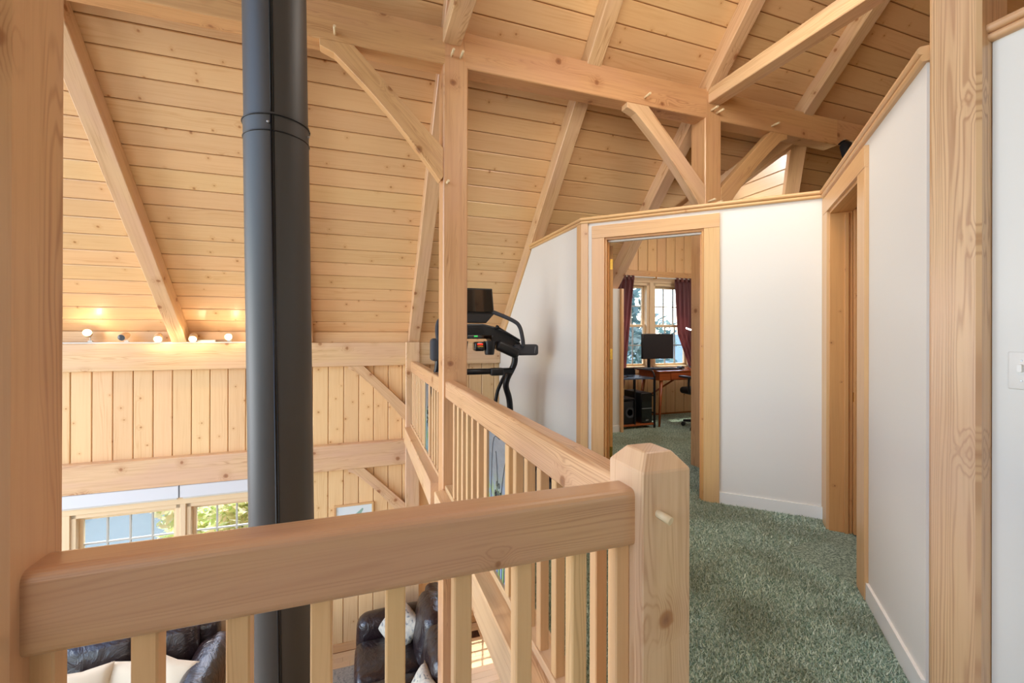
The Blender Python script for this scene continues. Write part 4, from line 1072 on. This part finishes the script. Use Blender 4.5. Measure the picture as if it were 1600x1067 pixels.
def loveseat():
    t = thing('loveseat', 'dark brown leather loveseat end-on to the board wall', 'sofa', (.45, 4.6, -2.6))
    for y in (4.82, 4.20):
        rbox('seat_cushion', (.66, .60, .20), (.30, y, -2.235), L, t, .07, 4, puff=.02, noise=.003)
        rbox('back_cushion', (.25, .60, .56), (.73, y + .0, -1.98), L, t, .10, 5, (0, math.radians(10), 0), puff=.035, noise=.005)
    rbox('base', (.84, 1.66, .26), (.44, 4.50, -2.43), L, t, .04, 3)
    rbox('backrest', (.20, 1.62, .74), (.84, 4.50, -2.10), L, t, .07, 4)
    for y in (5.25, 3.76): rbox('arm', (.86, .25, .60), (.42, y, -2.25), L, t, .11, 5, puff=.02)
loveseat()
tag(pillow('throw_pillow', .46, .46, .16, (-2.36, 4.93, -2.00), (math.radians(66), 0, math.radians(6)), M['pillow']), 'cream throw pillow at the left on the sofa', 'pillow', 'sofa pillows')
tag(pillow('throw_pillow', .44, .44, .15, (-1.98, 4.98, -2.02), (math.radians(70), 0, math.radians(-8)), M['pillow']), 'cream throw pillow in the middle of the sofa', 'pillow', 'sofa pillows')
tag(pillow('throw_pillow', .42, .42, .15, (-1.70, 4.93, -2.03), (math.radians(62), math.radians(12), math.radians(-20)), M['pillow']), 'cream throw pillow against the right arm of the sofa', 'pillow', 'sofa pillows')
tag(pillow('throw_pillow', .44, .44, .16, (.44, 5.00, -2.00), (math.radians(68), math.radians(28), math.radians(-50)), M['floral']), 'grey flowered pillow in the far corner of the loveseat', 'pillow', 'loveseat pillows')
tag(pillow('throw_pillow', .42, .42, .15, (.52, 3.92, -1.99), (math.radians(60), 0, math.radians(-80)), M['floral']), 'grey flowered pillow at the near end of the loveseat', 'pillow', 'loveseat pillows')
tag(rbox('rug', (2.0, 2.4, .016), (-.95, 4.18, -2.592), M['rug'], None, .006, 2), 'grey patterned rug on the pale wood floor', 'rug')
t = thing('floor_vent', 'small dark floor vent in the wood floor by the wall', 'vent', (1.38, 5.44, -2.6))
box('vent_frame', 1.30, 1.46, 5.38, 5.50, -2.601, -2.594, M['bronze'], t, 'x', .001)
for k in range(7): box('slat', 1.31 + k * .021, 1.318 + k * .021, 5.39, 5.49, -2.595, -2.590, M['matblack'], t, 'y', .0005)
struct(box('baseboard_lower', X0, .545, YW - .015, YW, -2.6, -2.50, M['casing'], None, 'x', .003))
struct(box('baseboard_lower_right', .72, 3.3, YW - .015, YW, -2.6, -2.50, M['casing'], None, 'x', .003))

# ================================================================== OUTDOORS
tag(box('lawn', -40, 40, 5.95, 60, -3.1, -3.0, M['grass'], bev=0), 'grass outside the windows', 'ground', None, 'stuff')
def leaf_cloud(name, blobs, n, size, mat, parent=None, seed=1, long=2.0):
    r = random.Random(seed); vs, fs = [], []
    tot = sum(b[1] ** 2 for b in blobs)
    for c, rad in blobs:
        for _ in range(int(n * rad * rad / tot)):
            d = V((r.gauss(0, 1), r.gauss(0, 1), r.gauss(0, 1))).normalized() * rad * (r.random() ** .45)
            p = V(c) + d; s = size * r.uniform(.6, 1.3)
            u = V((r.gauss(0, 1), r.gauss(0, 1), r.gauss(0, .6))).normalized(); q = u.orthogonal().normalized()
            q = (Matrix.Rotation(r.random() * 6.28, 3, u) @ q) * s * .5; u = u * s * .5 * long; k = len(vs)
            vs += [p - u, p + q * .8, p + u, p - q * .8]; fs.append([k, k + 1, k + 2, k + 3])
    o = meshobj(name, vs, fs, mat, parent); o['kind'] = 'stuff'; return o
def tree(name, lab, x, y, z0, h, r0, blobs, n, size, mat, seed, long=2.0):
    t = thing(name, lab, 'tree', (x, y, z0))
    tube('trunk', [(x, y, z0), (x + .1, y, z0 + h * .5), (x, y, z0 + h)], [r0, r0 * .7, r0 * .25], M['bark'], t, 10)
    rr = random.Random(seed)
    for k in range(7):
        b = rr.choice(blobs)[0]; zz = z0 + h * (.35 + .08 * k)
        tube('branch', [(x, y, zz), ((x + b[0]) / 2, (y + b[1]) / 2, (zz + b[2]) / 2 + .1), b], [r0 * .35, r0 * .2, r0 * .08], M['bark'], t, 6)
    leaf_cloud('foliage', blobs, n, size, mat, t, seed, long)
rr = random.Random(3)
tree('japanese_maple', 'pale green maple outside the living room windows', -1.9, 8.2, -3.0, 2.6, .08,
     [((-2.0 + rr.uniform(-1.0, .9), 8.0 + rr.uniform(-.5, .6), -1.65 + rr.uniform(-.7, .55)), rr.uniform(.22, .42)) for _ in range(16)], 6000, .085, M['leaf'], 4)
def fir(x, y, h, lab, seed, r=1.7):
    q = random.Random(seed); bl = []
    for k in range(26):
        f = k / 26; zz = -2.2 + f * (h - .4); rad = r * (1 - f) + .25; a = q.random() * 6.28
        bl.append(((x + math.cos(a) * rad * .6, y + math.sin(a) * rad * .6, zz), .35 + rad * .42))
    tree('fir_tree', lab, x, y, -3.0, h, .22, bl, 6500, .16, M['needle'], seed, 3.2)
fir(5.6, 10.5, 9.5, 'fir tree seen through the right office window', 11)
fir(8.3, 13.0, 12, 'tall dark fir tree further back behind the office', 12, 2.2)
fir(3.4, 13.5, 8, 'fir tree seen through the left office window', 13, 1.6)
fir(-7.4, 15.5, 8.5, 'fir tree behind the left living room window', 14, 2.0)
fir(.4, 16.5, 9, 'fir tree standing behind the maple', 15, 2.2)
fir(-12.5, 16.5, 10, 'fir tree at the far left outside', 16, 2.4)
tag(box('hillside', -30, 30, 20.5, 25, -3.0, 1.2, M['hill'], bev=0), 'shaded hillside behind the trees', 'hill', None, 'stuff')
t = thing('neighbour_house', 'pale house beyond the office window', 'house', (7.2, 17.0, -3.0))
box('walls', 5.6, 9.0, 16.0, 19.0, -3.0, .9, M['concrete'], t, 'x', .02)
prism('roof', [(5.2, 15.6, .9), (9.4, 15.6, .9), (7.3, 15.6, 2.3)], (0, -1, 0), 3.6, M['hill'], (1, 0, 0), t)
box('house_window', 6.3, 7.1, 15.95, 16.0, -.9, .1, M['bulboff'], t, 'x', .01)

# carpet pile
def pile():
    import numpy as np
    g = np.random.default_rng(5)
    n = 150000
    # denser near the camera: three zones (x0,x1,y0,y1,share)
    zones = [(.72, 2.35, .40, 1.9, .50), (.72, 3.0, 1.9, 3.4, .32), (1.9, 5.0, 2.6, 5.6, .18)]
    P = []
    for a, b, c, d, s in zones:
        k = int(n * s); P.append(np.stack([g.uniform(a, b, k), g.uniform(c, d, k)], 1))
    p = np.concatenate(P); x, y = p[:, 0], p[:, 1]
    off_c = (x - y) > .86           # right of the closet wall
    hall = (x + y) < 5.10           # in front of the office wall
    office = ((x + y) > 5.30) & (x > 2.0) & ~((y > 4.8) & (x < 3.12))
    keep = (hall & ~off_c & (x < 1.79 + 0 * x) ) | (hall & ~off_c) | office | ((x + y > 5.05) & (x + y < 5.35) & (x > 1.95) & (x < 2.45))
    keep &= ~((x > 1.77) & (x < 1.93) & (y > 3.32)) & ~((x > 1.78) & (y < .93)) & ~((x < .735) & (y < .97)) & ~((x > .58) & (x < .78) & (y > 3.2) & (y < 3.45))
    keep &= ~((x > 1.79) & (y > 3.32) & (x < 2.0)) & ~((x > .66) & (x < 1.46) & (y > 2.4))
    p = p[keep]; m = len(p)
    ang = g.uniform(0, 6.283, m); h = g.uniform(.008, .017, m); wd = g.uniform(.0016, .0034, m); lean = g.uniform(.2, 1.1, m) * h; a2 = g.uniform(0, 6.283, m)
    v = np.zeros((m, 3, 3)); v[:, 0, 0] = p[:, 0] - np.cos(ang) * wd; v[:, 0, 1] = p[:, 1] - np.sin(ang) * wd
    v[:, 1, 0] = p[:, 0] + np.cos(ang) * wd; v[:, 1, 1] = p[:, 1] + np.sin(ang) * wd
    v[:, 2, 0] = p[:, 0] + np.cos(a2) * lean; v[:, 2, 1] = p[:, 1] + np.sin(a2) * lean; v[:, 2, 2] = h
    me = bpy.data.meshes.new('carpet_pile'); me.vertices.add(m * 3); me.loops.add(m * 3); me.polygons.add(m)
    me.vertices.foreach_set('co', v.ravel().astype('f4')); me.loops.foreach_set('vertex_index', np.arange(m * 3, dtype='i4'))
    me.polygons.foreach_set('loop_start', np.arange(0, m * 3, 3, dtype='i4')); me.polygons.foreach_set('loop_total', np.full(m, 3, 'i4'))
    me.update(calc_edges=True)
    o = bpy.data.objects.new('carpet_pile', me); finish(o, fl, M['tuft'])
    tag(o, 'mottled green carpet pile on the loft floor', None, None, 'stuff')
pile()
